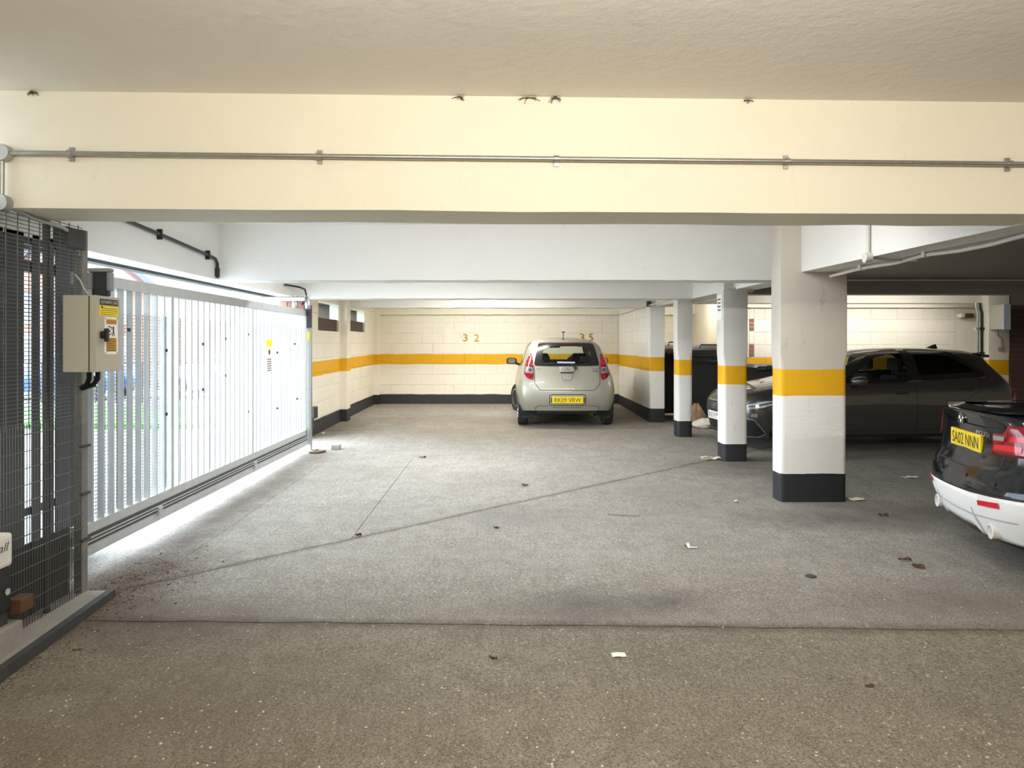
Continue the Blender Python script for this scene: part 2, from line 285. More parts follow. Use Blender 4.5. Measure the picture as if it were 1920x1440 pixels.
# ------------------------------------------------------------------ mesh helpers
def wm(o):
    m = o.matrix_basis.copy()
    while o.parent: o = o.parent; m = o.matrix_basis @ m
    return m
def thing(name, label, cat, loc=(0, 0, 0), rz=0.0, group=None):
    o = bpy.data.objects.new(name, None); COL.objects.link(o)
    o.location = loc; o.rotation_euler = (0, 0, rz); o.empty_display_size = 0.1
    return tag(o, label, cat, group)
def tag(o, label, cat, group=None):
    o['label'] = label; o['category'] = cat
    if group: o['group'] = group
    return o
class MB:
    def __init__(s): s.v = []; s.f = []
    def add(s, vs, fs):
        n = len(s.v); s.v += [tuple(x) for x in vs]; s.f += [tuple(i + n for i in f) for f in fs]; return s
    def box(s, x0, x1, y0, y1, z0, z1):
        return s.add([(x, y, z) for z in (z0, z1) for y in (y0, y1) for x in (x0, x1)],
                     [(0, 2, 3, 1), (4, 5, 7, 6), (0, 1, 5, 4), (2, 6, 7, 3), (0, 4, 6, 2), (1, 3, 7, 5)])
    def hexa(s, p):   # 8 points ordered as box
        return s.add(p, [(0, 2, 3, 1), (4, 5, 7, 6), (0, 1, 5, 4), (2, 6, 7, 3), (0, 4, 6, 2), (1, 3, 7, 5)])
    def prism(s, lo, hi):
        n = len(lo); fs = [tuple(range(n))[::-1], tuple(range(n, 2*n))]
        fs += [(i, (i+1) % n, n + (i+1) % n, n + i) for i in range(n)]
        return s.add(list(lo) + list(hi), fs)
    def tube(s, pts, r, n=8, cap=True):
        pts = [Vector(p) for p in pts]; rings = []
        up = None
        for i, p in enumerate(pts):
            t = ((pts[min(i+1, len(pts)-1)] - pts[max(i-1, 0)])).normalized()
            if up is None: up = t.orthogonal().normalized()
            up = (up - t*up.dot(t)); up = up.normalized() if up.length > 1e-6 else t.orthogonal().normalized()
            w = t.cross(up)
            rr = r[i] if isinstance(r, (list, tuple)) else r
            rings.append([p + (up*math.cos(2*PI*k/n) + w*math.sin(2*PI*k/n))*rr for k in range(n)])
        vs = [q for g in rings for q in g]; fs = []
        for i in range(len(rings)-1):
            for k in range(n): fs.append((i*n+k, i*n+(k+1) % n, (i+1)*n+(k+1) % n, (i+1)*n+k))
        if cap: fs.append(tuple(range(n))[::-1]); fs.append(tuple(range(len(vs)-n, len(vs))))
        return s.add(vs, fs)
    def lathe(s, prof, org, axis='z', n=24):
        vs = []; fs = []; org = Vector(org)
        for (r, h) in prof:
            for k in range(n):
                a = 2*PI*k/n; c, d = r*math.cos(a), r*math.sin(a)
                vs.append(org + Vector({'z': (c, d, h), 'x': (h, c, d), 'y': (d, h, c)}[axis]))
        for i in range(len(prof)-1):
            for k in range(n): fs.append((i*n+k, i*n+(k+1) % n, (i+1)*n+(k+1) % n, (i+1)*n+k))
        fs.append(tuple(range(n))[::-1]); fs.append(tuple(range(len(vs)-n, len(vs))))
        return s.add(vs, fs)
    def build(s, name, m, parent=None, local=False, smooth=None, bevel=0.0, kind=None, label=None, fix=True):
        me = bpy.data.meshes.new(name)
        vs = s.v
        if parent is not None and not local:
            im = wm(parent).inverted(); vs = [im @ Vector(v) for v in vs]
        me.from_pydata([tuple(v) for v in vs], [], s.f)
        if bevel or fix:
            bm = bmesh.new(); bm.from_mesh(me)
            if fix: bmesh.ops.recalc_face_normals(bm, faces=bm.faces)
            if bevel: bmesh.ops.bevel(bm, geom=[e for e in bm.edges if len(e.link_faces) == 2 and e.calc_face_angle(0) > 0.5], offset=bevel, segments=2, profile=0.6, affect='EDGES', clamp_overlap=True)
            bm.to_mesh(me); bm.free()
        me.materials.append(m if not isinstance(m, str) else M[m])
        if smooth is not None:
            me.polygons.foreach_set('use_smooth', [True]*len(me.polygons))
            if smooth < 180: me.set_sharp_from_angle(angle=math.radians(smooth))
        o = bpy.data.objects.new(name, me); COL.objects.link(o)
        if parent is not None: o.parent = parent
        if kind: o['kind'] = kind
        if label: o['label'] = label
        return o
def structure(o): o['kind'] = 'structure'; return o
def text_mesh(s, w, h, org, right, up, depth=0.002, shear=0.0, fit=True):
    cu = bpy.data.curves.new('t', 'FONT'); cu.body = s; cu.size = 1; cu.extrude = 0; cu.shear = shear; cu.resolution_u = 3
    ob = bpy.data.objects.new('t', cu); COL.objects.link(ob)
    dg = bpy.context.evaluated_depsgraph_get(); me = bpy.data.meshes.new_from_object(ob.evaluated_get(dg))
    COL.objects.unlink(ob); bpy.data.objects.remove(ob)
    xs = [v.co.x for v in me.vertices]; ys = [v.co.y for v in me.vertices]
    x0, x1, y0, y1 = min(xs), max(xs), min(ys), max(ys)
    org, right, up = Vector(org), Vector(right).normalized(), Vector(up).normalized(); nrm = right.cross(up)
    mb = MB(); mb.add([org + right*((v.co.x-x0)/(x1-x0)-0.5)*w + up*((v.co.y-y0)/(y1-y0)-0.5)*h + nrm*depth for v in me.vertices], [tuple(p.vertices) for p in me.polygons])
    bpy.data.meshes.remove(me)
    return mb
def fz(y): return 0.0105*(y-4.0)       # the floor climbs gently to the far wall

# ------------------------------------------------------------------ setting: floor
G = 0.009
floor = MB().add([(-3.4, -5, fz(-5)-0.03), (9.6, -5, fz(-5)-0.03), (9.6, 17, fz(17)-0.03), (-3.4, 17, fz(17)-0.03)], [(0, 1, 2, 3)]).build('floor', 'dirt', fix=False)
structure(floor)
def jy(x): return 3.85-0.027*x          # the straight joint
def dg_(x): return 4.65+(x+2.06)*0.939   # the slanting joint
def slab(poly):
    mb = MB(); n = len(poly)
    mb.add([(x, y, fz(y)) for x, y in poly] + [(x, y, fz(y)-0.05) for x, y in poly], [tuple(range(n))] + [(i, (i+1) % n, n+(i+1) % n, n+i) for i in range(n)])
    return mb.build('slab', 'floor', floor, fix=True)
g = G/2
def wob(p0, p1, n, amp, seed):
    rr = random.Random(seed); pts = []
    for i in range(n+1):
        t = i/n; a = 0 if i in (0, n) else rr.uniform(-amp, amp)
        pts.append((p0[0]+(p1[0]-p0[0])*t, p0[1]+(p1[1]-p0[1])*t + a))
    return pts
jl = wob((-3.4, jy(-3.4)), (9.6, jy(9.6)), 60, 0.010, 3)
dlx = 3.2
dl = wob((-2.75, dg_(-2.75)), (dlx, dg_(dlx)), 40, 0.022, 4)
slab([(-3.4, -5), (9.6, -5)] + [(x, y-g*1.3) for x, y in jl[::-1]])
slab([(x, y+g*1.3) for x, y in jl] + [(9.6, 17), (dlx+g, 17), (dlx+g, dg_(dlx)-g)] + [(x, y-g*1.2) for x, y in dl[::-1]] + [(-3.4, dg_(-2.75)-g)])
def dseg(x0, x1): return [(x0, dg_(x0)+g*1.2)] + [(x, y+g*1.2) for x, y in dl if x0+.02 < x < x1-.02] + [(x1, dg_(x1)+g*1.2)]
slab([(-3.4, dg_(-2.75)+g)] + dseg(-2.75, -2.232) + [(-2.232, 9.05), (-3.4, 9.05)])
slab(dseg(-2.228, -1.18) + [(-1.18, 9.05), (-2.228, 9.05)])
slab(dseg(-1.174, dlx-.01) + [(dlx-.01, 17), (-3.4, 17), (-3.4, 9.05), (-1.174, 9.05)])

# ------------------------------------------------------------------ setting: ceiling, beams, shell
ceiling = structure(MB().box(-3.4, 9.6, -5, 17, 2.75, 2.95).build('ceiling', 'ceil'))
def beam(name, m, x0, x1, yf0, yf1, d, z0, z1=2.78, n=40, amp=0.004, seed=1):
    """cross beam with a slightly uneven lower arris; front edge runs from yf0 to yf1"""
    rr = random.Random(seed); mb = MB(); vs = []; fs = []
    for i in range(n+1):
        t = i/n; x = x0+(x1-x0)*t; y = yf0+(yf1-yf0)*t
        a, b_ = rr.uniform(-amp, amp), rr.uniform(-amp, amp)
        vs += [(x, y+a*.5, z0+a), (x, y, z1), (x, y+d, z1), (x, y+d+b_*.5, z0+b_)]
    for i in range(n):
        for k in range(4): fs.append((i*4+k, i*4+(k+1) % 4, (i+1)*4+(k+1) % 4, (i+1)*4+k))
    fs += [(0, 1, 2, 3), (n*4+3, n*4+2, n*4+1, n*4)]
    mb.add(vs, fs); return structure(mb.build(name, m))
beam('trim_1', 'beam', -3.1, 9.6, 3.532, 3.955, 0.37, 2.17, seed=2)
beam('trim_2', 'beamw', -3.1, 2.95, 7.53, 7.53, 0.34, 2.168, seed=3)
beam('trim_3', 'beamw', -3.1, 2.95, 10.62, 10.62, 0.34, 2.17, seed=4)
beam('trim_4', 'beamw', -3.1, 2.95, 13.3, 13.3, 0.34, 2.17, seed=5)
beam('trim_5', 'beam', -3.1, 4.5, 16.38, 16.38, 0.4, 2.172, seed=6)
# beams running away from the camera over the pillar row
def lbeam(name, pts, m='beamw', z0=2.17):
    (xa, ya, xb, yb, w) = pts
    structure(MB().hexa([(xa, ya, z0), (xa+w, ya, z0), (xb, yb, z0), (xb+w, yb, z0), (xa, ya, 2.78), (xa+w, ya, 2.78), (xb, yb, 2.78), (xb+w, yb, 2.78)]).build(name, m))
lbeam('trim_6', (2.885, 4.02, 2.75, 6.75, 0.43))
lbeam('trim_7', (2.86, 6.75, 2.70, 13.0, 0.3))
# low slab and its beams over the right-hand bays
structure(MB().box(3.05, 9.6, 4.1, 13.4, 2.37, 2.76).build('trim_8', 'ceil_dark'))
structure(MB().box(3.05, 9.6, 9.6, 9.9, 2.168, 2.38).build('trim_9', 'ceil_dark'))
structure(MB().box(3.0, 9.6, 11.75, 12.05, 2.168, 2.38).build('trim_10', 'beam'))
structure(MB().box(4.3, 9.6, 13.2, 13.5, 2.168, 2.38).build('trim_11', 'beam'))
# soffit, spandrel and steel channel over the gateway
structure(MB().box(-3.24, -3.0, 3.6, 10.85, 2.17, 2.78).build('trim_12', 'beamw'))
structure(MB().box(-3.34, -3.24, 3.6, 10.7, 2.145, 2.3).build('trim_13', 'dark_steel'))

def wall(name, x0, x1, y0, y1, z0, z1, m): return structure(MB().box(x0, x1, y0, y1, z0, z1).build(name, m))
wall('wall_behind', -3.4, 9.6, -5.2, -5, -0.2, 2.8, 'wallr')
wall('wall_left_near', -3.4, -2.62, -5, 3.05, -0.1, 2.8, 'beam')
wall('wall_right', 9.5, 9.7, -5, 17, -0.1, 2.8, 'wallr')

BLOCKS = {}
def block_mesh(w, h, t, c, m):
    key = (round(w, 3), round(h, 3), t, m)
    if key not in BLOCKS:
        a, b = w/2, h/2
        vs = [(-a, 0, -b), (a, 0, -b), (a, 0, b), (-a, 0, b), (-a, -t+c, -b), (a, -t+c, -b), (a, -t+c, b), (-a, -t+c, b),
              (-a+c, -t, -b+c), (a-c, -t, -b+c), (a-c, -t, b-c), (-a+c, -t, b-c)]
        fs = [(8, 9, 10, 11)]
        for o in (0, 4):
            fs += [(o+i, o+(i+1) % 4, o+4+(i+1) % 4, o+4+i) for i in range(4)]
        me = bpy.data.meshes.new('block'); me.from_pydata(vs, [], fs); me.materials.append(M[m]); BLOCKS[key] = me
    return BLOCKS[key]
def subtract(rects, hole):
    out = []
    for (a, b, c, d) in rects:
        e, f, p, q = hole
        if f <= a or e >= b or q <= c or p >= d: out.append((a, b, c, d)); continue
        if e > a: out.append((a, e, c, d))
        if f < b: out.append((f, b, c, d))
        if p > c: out.append((max(a, e), min(b, f), c, p))
        if q < d: out.append((max(a, e), min(b, f), q, d))
    return out
def masonry(parent, name, o, ang, length, z0, z1, m, bw=0.485, bh=0.237, zs=0.092, j=0.005, t=0.008, c=0.004, holes=(), phase=0.0, skip=None):
    """blocks in stretcher bond on the face starting at o=(x,y), running in direction ang; faces -y when ang is 0"""
    ca, sa = math.cos(ang), math.sin(ang); row = 0; z = zs
    while z < z1 - 0.02:
        u = -bw*(0.5 if row % 2 else 0.0) - phase
        while u < length:
            rects = [(max(u, 0), min(u+bw, length), max(z, z0), min(z+bh, z1))]
            for h in holes: rects = subtract(rects, h)
            for (a, b, cc, d) in rects:
                if b-a < 0.05 or d-cc < 0.04: continue
                me = block_mesh(b-a-j, d-cc-j, t, c, m)
                ob = bpy.data.objects.new(name, me); COL.objects.link(ob); ob.parent = parent
                off = R.uniform(-0.0025, 0.0025); uu = (a+b)/2
                ob.location = (o[0]+ca*uu - sa*off, o[1]+sa*uu + ca*off, (cc+d)/2); ob.rotation_euler = (R.uniform(-.004, .004), 0, ang)
            u += bw
        z += bh; row += 1
# back wall (cream blockwork)
wb = wall('wall_back', -3.2, 4.4, 16.5, 16.75, 0.0, 2.5, 'wall')
masonry(wb, 'block', (-2.88, 16.5), 0, 5.46, 0.329, 2.18, 'wall')
masonry(wb, 'block', (2.87, 16.5), 0, 1.43, 0.1, 2.18, 'wall')
# left wall beyond the gate, two small openings
H1 = (0.70, 2.12, 1.72, 2.2); H2 = (3.10, 4.49, 1.75, 2.2)
WL0 = 10.8
# direction +y, facing +x : ang = +90deg gives normal (sin, -cos) = (1, 0)
wl = MB()
def holed(mb, x0, x1, y0, y1, z0, z1, holes):
    for (a, b, c, d) in sum([[r] for r in _sub_all((y0, y1, z0, z1), holes)], []): mb.box(x0, x1, a, b, c, d)
def _sub_all(r, holes):
    rs = [r]
    for h in holes: rs = subtract(rs, h)
    return rs
HW = [(WL0+a, WL0+b, c, d) for a, b, c, d in (H1, H2)]
holed(wl, -3.16, -3.0, WL0, 16.6, 0.0, 2.75, HW)
wl = structure(wl.build('wall_left', 'wall'))
masonry(wl, 'block', (-3.0, WL0), PI/2, 5.7, 0.329, 2.3, 'wall', holes=(H1, H2), phase=0.1)
ol = MB(); holed(ol, -3.38, -3.16, WL0, 16.8, -0.2, 2.75, HW)
structure(ol.build('wall_left_outer', 'brick_brown'))
we = wall('wall_left_end', -3.38, -3.0, WL0-0.02, WL0-0.004, 0.0, 2.3, 'mortar')
masonry(we, 'brick', (-3.38, WL0-0.02), 0, 0.38, 0.05, 2.3, 'brick_red', bw=0.24, bh=0.08, zs=0.05, j=0.011, t=0.01, c=0.003)
for k, (a, b, c, d) in enumerate((H1, H2)):
    wn = structure(MB().box(-3.1, -3.03, WL0+a, WL0+b, c, c+0.21).build('window_%d' % (k+1), 'brick_brown'))
    MB().box(-3.30, -3.27, WL0+a+(b-a)*.30, WL0+a+(b-a)*.36, c+.21, d-.03).build('mullion', 'dark_steel', wn)
    MB().box(-3.295, -3.288, WL0+a, WL0+b, c+.2, d).build('pane', 'glass_clear', wn)
def pilaster(name, x0, x1, y0, y1, z1, m): return structure(MB().box(x0, x1, y0, y1, 0.0, z1).build(name, m, bevel=0.012))
pilaster('trim_14', -3.02, -2.87, 13.05, 13.32, 2.3, 'wall')
pilaster('trim_15', -3.02, -2.87, 16.33, 16.55, 2.3, 'wall')
# dividing wall beside the hatchback
wd = wall('wall_divider', 2.60, 2.85, 12.97, 16.5, 0.0, 2.3, 'divider')
masonry(wd, 'block', (2.60, 16.48), -PI/2, 3.5, 0.329, 2.3, 'divider', phase=.2)
M['skirt'] = mat('black_plinth_paint', (0.022, 0.022, 0.026), 0.55, var=.3, vscale=6, bump=.2)
structure(MB().box(-2.99, 2.6, 16.484, 16.5, 0.0, .336).build('baseboard_back', 'skirt', bevel=.004))
structure(MB().hexa([(-3.0, WL0, 0), (-2.984, WL0, 0), (-3.0, 16.5, 0), (-2.984, 16.5, 0), (-3.0, WL0, .292), (-2.984, WL0, .292), (-3.0, 16.5, .338), (-2.984, 16.5, .338)]).build('baseboard_left', 'skirt'))
structure(MB().box(2.585, 2.6, 12.98, 16.5, 0.0, .337).build('baseboard_divider', 'skirt', bevel=.004))
# right-hand back wall, its return, and the dark brick pier
wr = wall('wall_right_back', 4.3, 9.6, 13.31, 13.5, 0.0, 2.4, 'wallr')
B1 = (0.20, 0.29, 1.74, 1.97); B2 = (0.20, 0.29, 1.26, 1.50)
masonry(wr, 'block', (4.3, 13.31), 0, 4.0, 0.05, 2.17, 'wallr', bw=0.489, bh=0.2325, zs=0.09, holes=(B1, B2))
for (a, b, c, d) in (B1, B2):
    for k in range(3):
        z = c+(d-c)*k/3
        MB().box(4.3+a+.005, 4.3+b-.005, 13.295, 13.32, z+.006, z+(d-c)/3-.006).build('brick', 'brick_red', wr, bevel=0.003)
wall('wall_return', 4.3, 4.5, 13.31, 16.6, 0.0, 2.5, 'wallr')
wp = wall('wall_right_pier', 8.13, 9.6, 11.615, 11.9, 0.0, 2.4, 'mortar')
masonry(wp, 'brick', (8.13, 11.615), 0, 0.85, 0.3, 2.17, 'brick', bw=0.24, bh=0.08, zs=0.05, j=0.010, t=0.01, c=0.003)

# ------------------------------------------------------------------ pillars
def pillar(label, x0, x1, y0, y1, m, top=2.4, ch=0.045, zc=1.40):
    o = []
    def ring(z, c):
        r = []
        for (cx, cy, sx, sy, a0) in ((x1, y0, -1, 1, -90), (x1, y1, -1, -1, 0), (x0, y1, 1, -1, 90), (x0, y0, 1, 1, 180)):
            for k in range(4):
                a = math.radians(a0+30*k); r.append((cx+sx*c+math.cos(a)*c, cy+sy*c+math.sin(a)*c, z))
        return r
    mb = MB(); n = 16; rows = [(-0.02+fz(y0), ch), (0.6, ch), (1.1, ch), (zc-.12, ch), (zc+.02, .006), (1.8, .006), (top, .006)]
    vs = [p for z, c in rows for p in ring(z, c)]; fs = []
    for i in range(len(rows)-1):
        for k in range(n): fs.append((i*n+k, i*n+(k+1) % n, (i+1)*n+(k+1) % n, (i+1)*n+k))
    fs += [tuple(range(n))[::-1], tuple(range(len(vs)-n, len(vs)))]
    mb.add(vs, fs); ob = mb.build('pillar', m, smooth=40)
    return tag(ob, label, 'pillar')
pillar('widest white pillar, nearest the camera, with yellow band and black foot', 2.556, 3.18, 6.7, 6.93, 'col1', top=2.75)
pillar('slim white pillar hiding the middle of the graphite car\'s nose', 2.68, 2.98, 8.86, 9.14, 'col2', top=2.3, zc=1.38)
pillar('slimmest white pillar, left of the black bins, scuffed above its black foot', 2.63, 2.865, 11.03, 11.30, 'col3', top=2.3, zc=1.42)
pillar('free face of the dividing wall, banded yellow beside the brown bin', 2.595, 2.86, 12.93, 13.0, 'divider', top=2.3, ch=0.02)
pillar('cream pillar carrying the grey electrical box beside dark brick', 7.78, 8.12, 11.6, 11.9, 'colr', top=2.3, ch=0.02)
pn = tag(MB().box(2.671, 2.679, 8.90, 9.10, 1.80, 2.11).build('notice', 'paper'), 'small white paper notice taped high on the second slim pillar', 'notice')
for k in range(4): MB().box(2.669, 2.6715, 8.95, 9.08-.02*(k % 2), 2.05-.045*k, 2.065-.045*k).build('print_line', 'ink', pn)

# ------------------------------------------------------------------ conduit on the near beam
def fy(x): return 3.532 + (3.955-3.532)*(x+3.1)/12.7
def pz(px, py, d): return ((px-948)*d/F, d, 1.5+(645-py)*d/F)
ct = thing('conduit', 'galvanised steel conduit running across the near cream beam', 'conduit', (0, fy(0)-.02, 2.43))
zl, zr = 2.437, 2.424
MB().tube([(-2.45, fy(-2.45)-.025, zl), (2.9, fy(2.9)-.025, zr)], 0.0125, 12).build('pipe', 'galv', ct, smooth=60)
for px in (145, 600, 1044, 1484, 1918):
    x = (px-948)*3.6/F; z = zl+(zr-zl)*(x+2.45)/5.35; y = fy(x)
    sb = MB().box(x-.012, x+.012, y-.014, y-.001, z-.034, z+.034); sb.tube([(x-.012, y-.025, z), (x+.012, y-.025, z)], 0.018, 12)
    sb.build('saddle', 'galv', ct, smooth=50)
def jbox(parent, x, y, z, r=0.042, d=0.045, m='galv'):
    MB().lathe([(r, 0), (r, -d*.8), (r*.94, -d), (0.001, -d)], (x, y, z), 'y', 20).build('junction_box', m, parent, smooth=40)
jbox(ct, -2.465, fy(-2.46), zl); jbox(ct, -2.47, fy(-2.46), 2.192)
MB().tube([(-2.468, fy(-2.46)-.025, zl-.03), (-2.47, fy(-2.46)-.025, 2.22)], 0.0125, 10).build('pipe', 'galv', ct, smooth=60)
MB().tube([(-2.455, fy(-2.45)-.02, 2.185), (-2.46, 3.75, 2.155), (-2.47, 4.0, 2.15), (-2.49, 4.12, 2.135), (-2.5, 4.2, 2.09), (-2.5, 4.22, 2.02)], 0.0125, 10).build('pipe', 'galv', ct, smooth=60)

# right-hand conduits
c2 = thing('conduit', 'white plastic conduit sagging along the beam right of the widest pillar', 'conduit', (3.2, 6.0, 2.16))
pts = [pz(1557, 518, 6.6), pz(1615, 503, 6.1), pz(1680, 493, 5.7), pz(1735, 478, 5.25), pz(1800, 470, 4.9), pz(1860, 458, 4.6), pz(1925, 440, 4.3)]
MB().tube(pts, 0.0145, 8).build('pipe', 'conduit_w', c2, smooth=60)
for p in (pts[1], pts[3]): MB().box(p[0]-.02, p[0]+.02, p[1]-.02, p[1]+.02, p[2]-.018, p[2]+.03).build('saddle', 'conduit_w', c2)
c3 = thing('conduit', 'short upright conduit with round box on the white beam face right of the widest pillar', 'conduit', (2.8, 5.54, 2.2))
MB().tube([(2.79, 5.54, 2.62), (2.79, 5.54, 2.2)], 0.014, 8).build('pipe', 'conduit_w', c3, smooth=60)
MB().lathe([(.04, 0), (.04, .05), (.001, .05)], (2.76, 5.54, 2.165), 'x', 16).build('junction_box', 'conduit_w', c3, smooth=40)
MB().tube([(2.8, 5.54, 2.165), (2.95, 5.56, 2.15), (3.2, 5.6, 2.15)], 0.011, 8).build('pipe', 'conduit_w', c3, smooth=60)
c4_ = thing('conduit', 'long grey conduit under the dark slab above the graphite car', 'conduit', (5.5, 9.55, 2.35))
MB().tube([(3.3, 9.57, 2.352), (9.4, 9.57, 2.352)], 0.014, 8).build('pipe', 'conduit_w', c4_, smooth=60)
MB().box(3.28, 3.36, 9.53, 9.6, 2.3, 2.37).build('junction_box', 'conduit_w', c4_, bevel=.004)
c5 = thing('conduit', 'pipe drop with angled cable above the notice on the second slim pillar', 'conduit', (2.7, 9.5, 2.2))
MB().tube([(2.69, 8.8, 2.6), (2.69, 8.8, 2.2)], 0.012, 8).build('pipe', 'conduit_w', c5, smooth=60)
MB().tube([(2.69, 8.8, 2.19), (2.98, 8.8, 2.155), (3.04, 8.86, 2.15), (3.04, 11.5, 2.15)], 0.012, 8).build('pipe', 'conduit_w', c5, smooth=60)
MB().lathe([(.035, 0), (.035, .05), (.001, .05)], (2.66, 8.8, 2.185), 'x', 14).build('junction_box', 'conduit_w', c5, smooth=40)
c6 = thing('conduit', 'thin cable run with small box above the free face of the dividing wall', 'conduit', (2.5, 13, 2.2))
MB().tube([(2.58, 11.0, 2.19), (2.56, 13.0, 2.19), (2.56, 16.2, 2.16)], 0.011, 6).build('pipe', 'conduit_w', c6, smooth=60)
MB().box(2.53, 2.6, 12.85, 12.95, 2.17, 2.27).build('junction_box', 'dark_steel', c6)

# ------------------------------------------------------------------ cable on the left spandrel
cb = thing('cable', 'black armoured cable clipped along the white beam over the gate', 'cable', (-2.97, 6, 2.4))
p = [(-2.975, 3.95, 2.60), (-2.975, 4.6, 2.545), (-2.975, 5.3, 2.49), (-2.975, 6.2, 2.445), (-2.975, 7.2, 2.39), (-2.975, 7.38, 2.375), (-2.975, 7.43, 2.33), (-2.975, 7.44, 2.18)]
MB().tube(p, 0.016, 8).build('sheath', 'black', cb, smooth=60)
for q in (p[2], p[3], p[4], (-2.975, 7.44, 2.24)): MB().box(-3.0, -2.955, q[1]-.012, q[1]+.012, q[2]-.045, q[2]+.045).build('clip', 'black', cb, bevel=.004)
cb2 = thing('cable', 'black cable dropping from the second beam to the gate\'s far roller', 'cable', (-2.9, 10.0, 2.2))
MB().tube([(-2.97, 9.7, 2.30), (-2.9, 10.1, 2.30), (-2.83, 10.15, 2.27), (-2.80, 10.15, 2.15), (-2.86, 10.1, 2.05)], 0.014, 8).build('sheath', 'black', cb2, smooth=60)

# ------------------------------------------------------------------ sliding gate
GX = -2.66
gt = thing('sliding_gate', 'galvanised sliding gate of upright bars filling the side opening', 'gate', (GX, 7.0, .15))
Y0, Y1, PITCH = 4.50, 9.63, 0.1217
MB().box(GX-.06, GX, Y0, Y1, 1.875, 1.955).build('top_rail', 'gate', gt, bevel=.004)
MB().box(GX-.07, GX+.0, Y0, Y1, .285, .352).build('bottom_rail', 'gate', gt, bevel=.004)
mbk = MB().box(GX-.03, GX+.012, Y0, Y1, .222, .285)
mbk.build('gear_rack', 'dark_steel', gt)
for k in range(2): MB().box(GX+.012, GX+.018, Y0, Y1, .238+.022*k, .246+.022*k).build('rack_rib', 'gate', gt)
MB().box(GX-.07, GX+.004, Y0, Y1, .148, .222).build('track_beam', 'gate', gt, bevel=.004)
for y in (5.5, 7.6): MB().box(GX+.004, GX+.03, y-.03, y+.03, .20, .26).build('rack_bracket', 'gate', gt, bevel=.005)
k = 0; y = 5.736-PITCH*10; bar_me = None
while y < Y1-.05:
    isp = abs(y-5.736) < .03 or abs(y-7.56) < .03
    if isp: MB().box(GX-.055, GX+.003, y-.008, y+.036, .34, 1.9).build('post', 'gate', gt, bevel=.003)
    else:
        if bar_me is None:
            b = MB().box(-.04, 0, 0, .018, .34, 1.9).build('bar', 'gate', gt, local=True); bar_me = b.data
        else:
            b = bpy.data.objects.new('bar', bar_me); COL.objects.link(b); b.parent = gt
        b.location = (-.002, y-7.0, -.15)
    y += PITCH
MB().box(GX-.06, GX+.0, Y1-.045, Y1, .148, 1.955).build('end_post', 'gate', gt, bevel=.003)
mesh = MB()
z = .36
while z < 1.72: mesh.box(GX-.048, GX-.0445, Y0, Y1, z-.0022, z+.0022); z += .0245
y = Y0
while y < Y1: mesh.box(GX-.0445, GX-.042, y-.0021, y+.0021, .36, 1.72); y += .036
mesh.build('mesh_infill', 'wire', gt, kind='stuff', fix=False)
sg = MB().box(GX+.004, GX+.012, 7.98, 8.16, 1.19, 1.55).build('warning_sign', 'white_pl', gt)
MB().box(GX+.012, GX+.0135, 7.98, 8.16, 1.47, 1.55).build('sign_header', 'yellow', sg)
for q in range(6): MB().box(GX+.012, GX+.0135, 8.0, 8.14, 1.20+.025*q, 1.209+.025*q).build('print_line', 'ink', sg)
MB().lathe([(.03, 0), (.03, .0015), (.001, .0015)], (GX+.012, 8.07, 1.41), 'x', 12).build('symbol', 'ink', sg)
clip_ = [(4.66, 1.28), (5.09, 1.6), (5.65, 1.45), (5.65, .95), (6.34, 1.5), (6.34, 1.1), (6.84, 1.55), (6.84, 1.2), (7.45, 1.6), (7.45, .8), (8.4, 1.4), (8.4, .75), (9.1, 1.5), (9.2, .8)]
for (y, z) in clip_: MB().box(GX-.012, GX+.005, y-.007, y+.007, z-.012, z+.012).build('mesh_clip', 'black', gt)
# fixed guide post with rollers at the far end
gp = thing('guide_post', 'slim steel guide post with top rollers at the gate\'s far end', 'post', (-2.63, 9.75, .05))
MB().box(-2.70, -2.62, 9.70, 9.76, .03, 1.98).build('post', 'galv', gp, bevel=.004)
MB().box(-2.72, -2.60, 9.68, 9.78, .028+fz(9.7)-.03, .07).build('base_plate', 'galv', gp)
MB().box(-2.715, -2.605, 9.66, 9.70, 1.72, 2.02).build('catch', 'dark_steel', gp, bevel=.01)
MB().box(-2.66, -2.63, 9.655, 9.66, 1.56, 1.66).build('yellow_strip', 'yellow', gp)
ga = thing('roller_bracket', 'steel bracket holding the gate\'s top guide rollers under the soffit', 'bracket', (-2.8, 9.5, 2.1))
MB().box(-3.2, -2.62, 9.42, 9.52, 2.06, 2.12).build('arm', 'galv', ga, bevel=.01)
for x in (-2.77, -2.60): MB().lathe([(.032, -.12), (.036, -.11), (.036, 0), (.02, .02), (.02, .06)], (x, 9.47, 2.08), 'z', 14).build('roller', 'galv', ga, smooth=40)
sk = thing('socket_box', 'small black connection box with drooping cable low on the left wall', 'box', (-2.95, 10.9, .45))
MB().box(-2.99, -2.9, 10.93, 11.13, .36, .54).build('case', 'black', sk, bevel=.01)
MB().tube([(-2.95, 11.03, .37), (-2.94, 11.02, .25), (-2.97, 10.94, .15), (-2.98, 10.86, .08)], .012, 6).build('cable', 'black', sk, smooth=60)
lim = thing('gate_stop', 'small metal gate stop on the floor at the gate\'s far end', 'gate stop', (-2.5, 9.65, fz(9.65)))
MB().box(-2.56, -2.40, 9.55, 9.62, .058, .085).build('plate', 'galv', lim); MB().lathe([(.035, 0), (.035, .05), (.001, .05)], (-2.52, 9.58, .06), 'y', 12).build('roller', 'rust', lim, smooth=40)
MB().tube([(-2.58, 9.48, .07), (-2.5, 9.45, .065), (-2.44, 9.5, .07), (-2.4, 9.58, .075)], .016, 6).build('bolt', 'rust', lim, smooth=60)
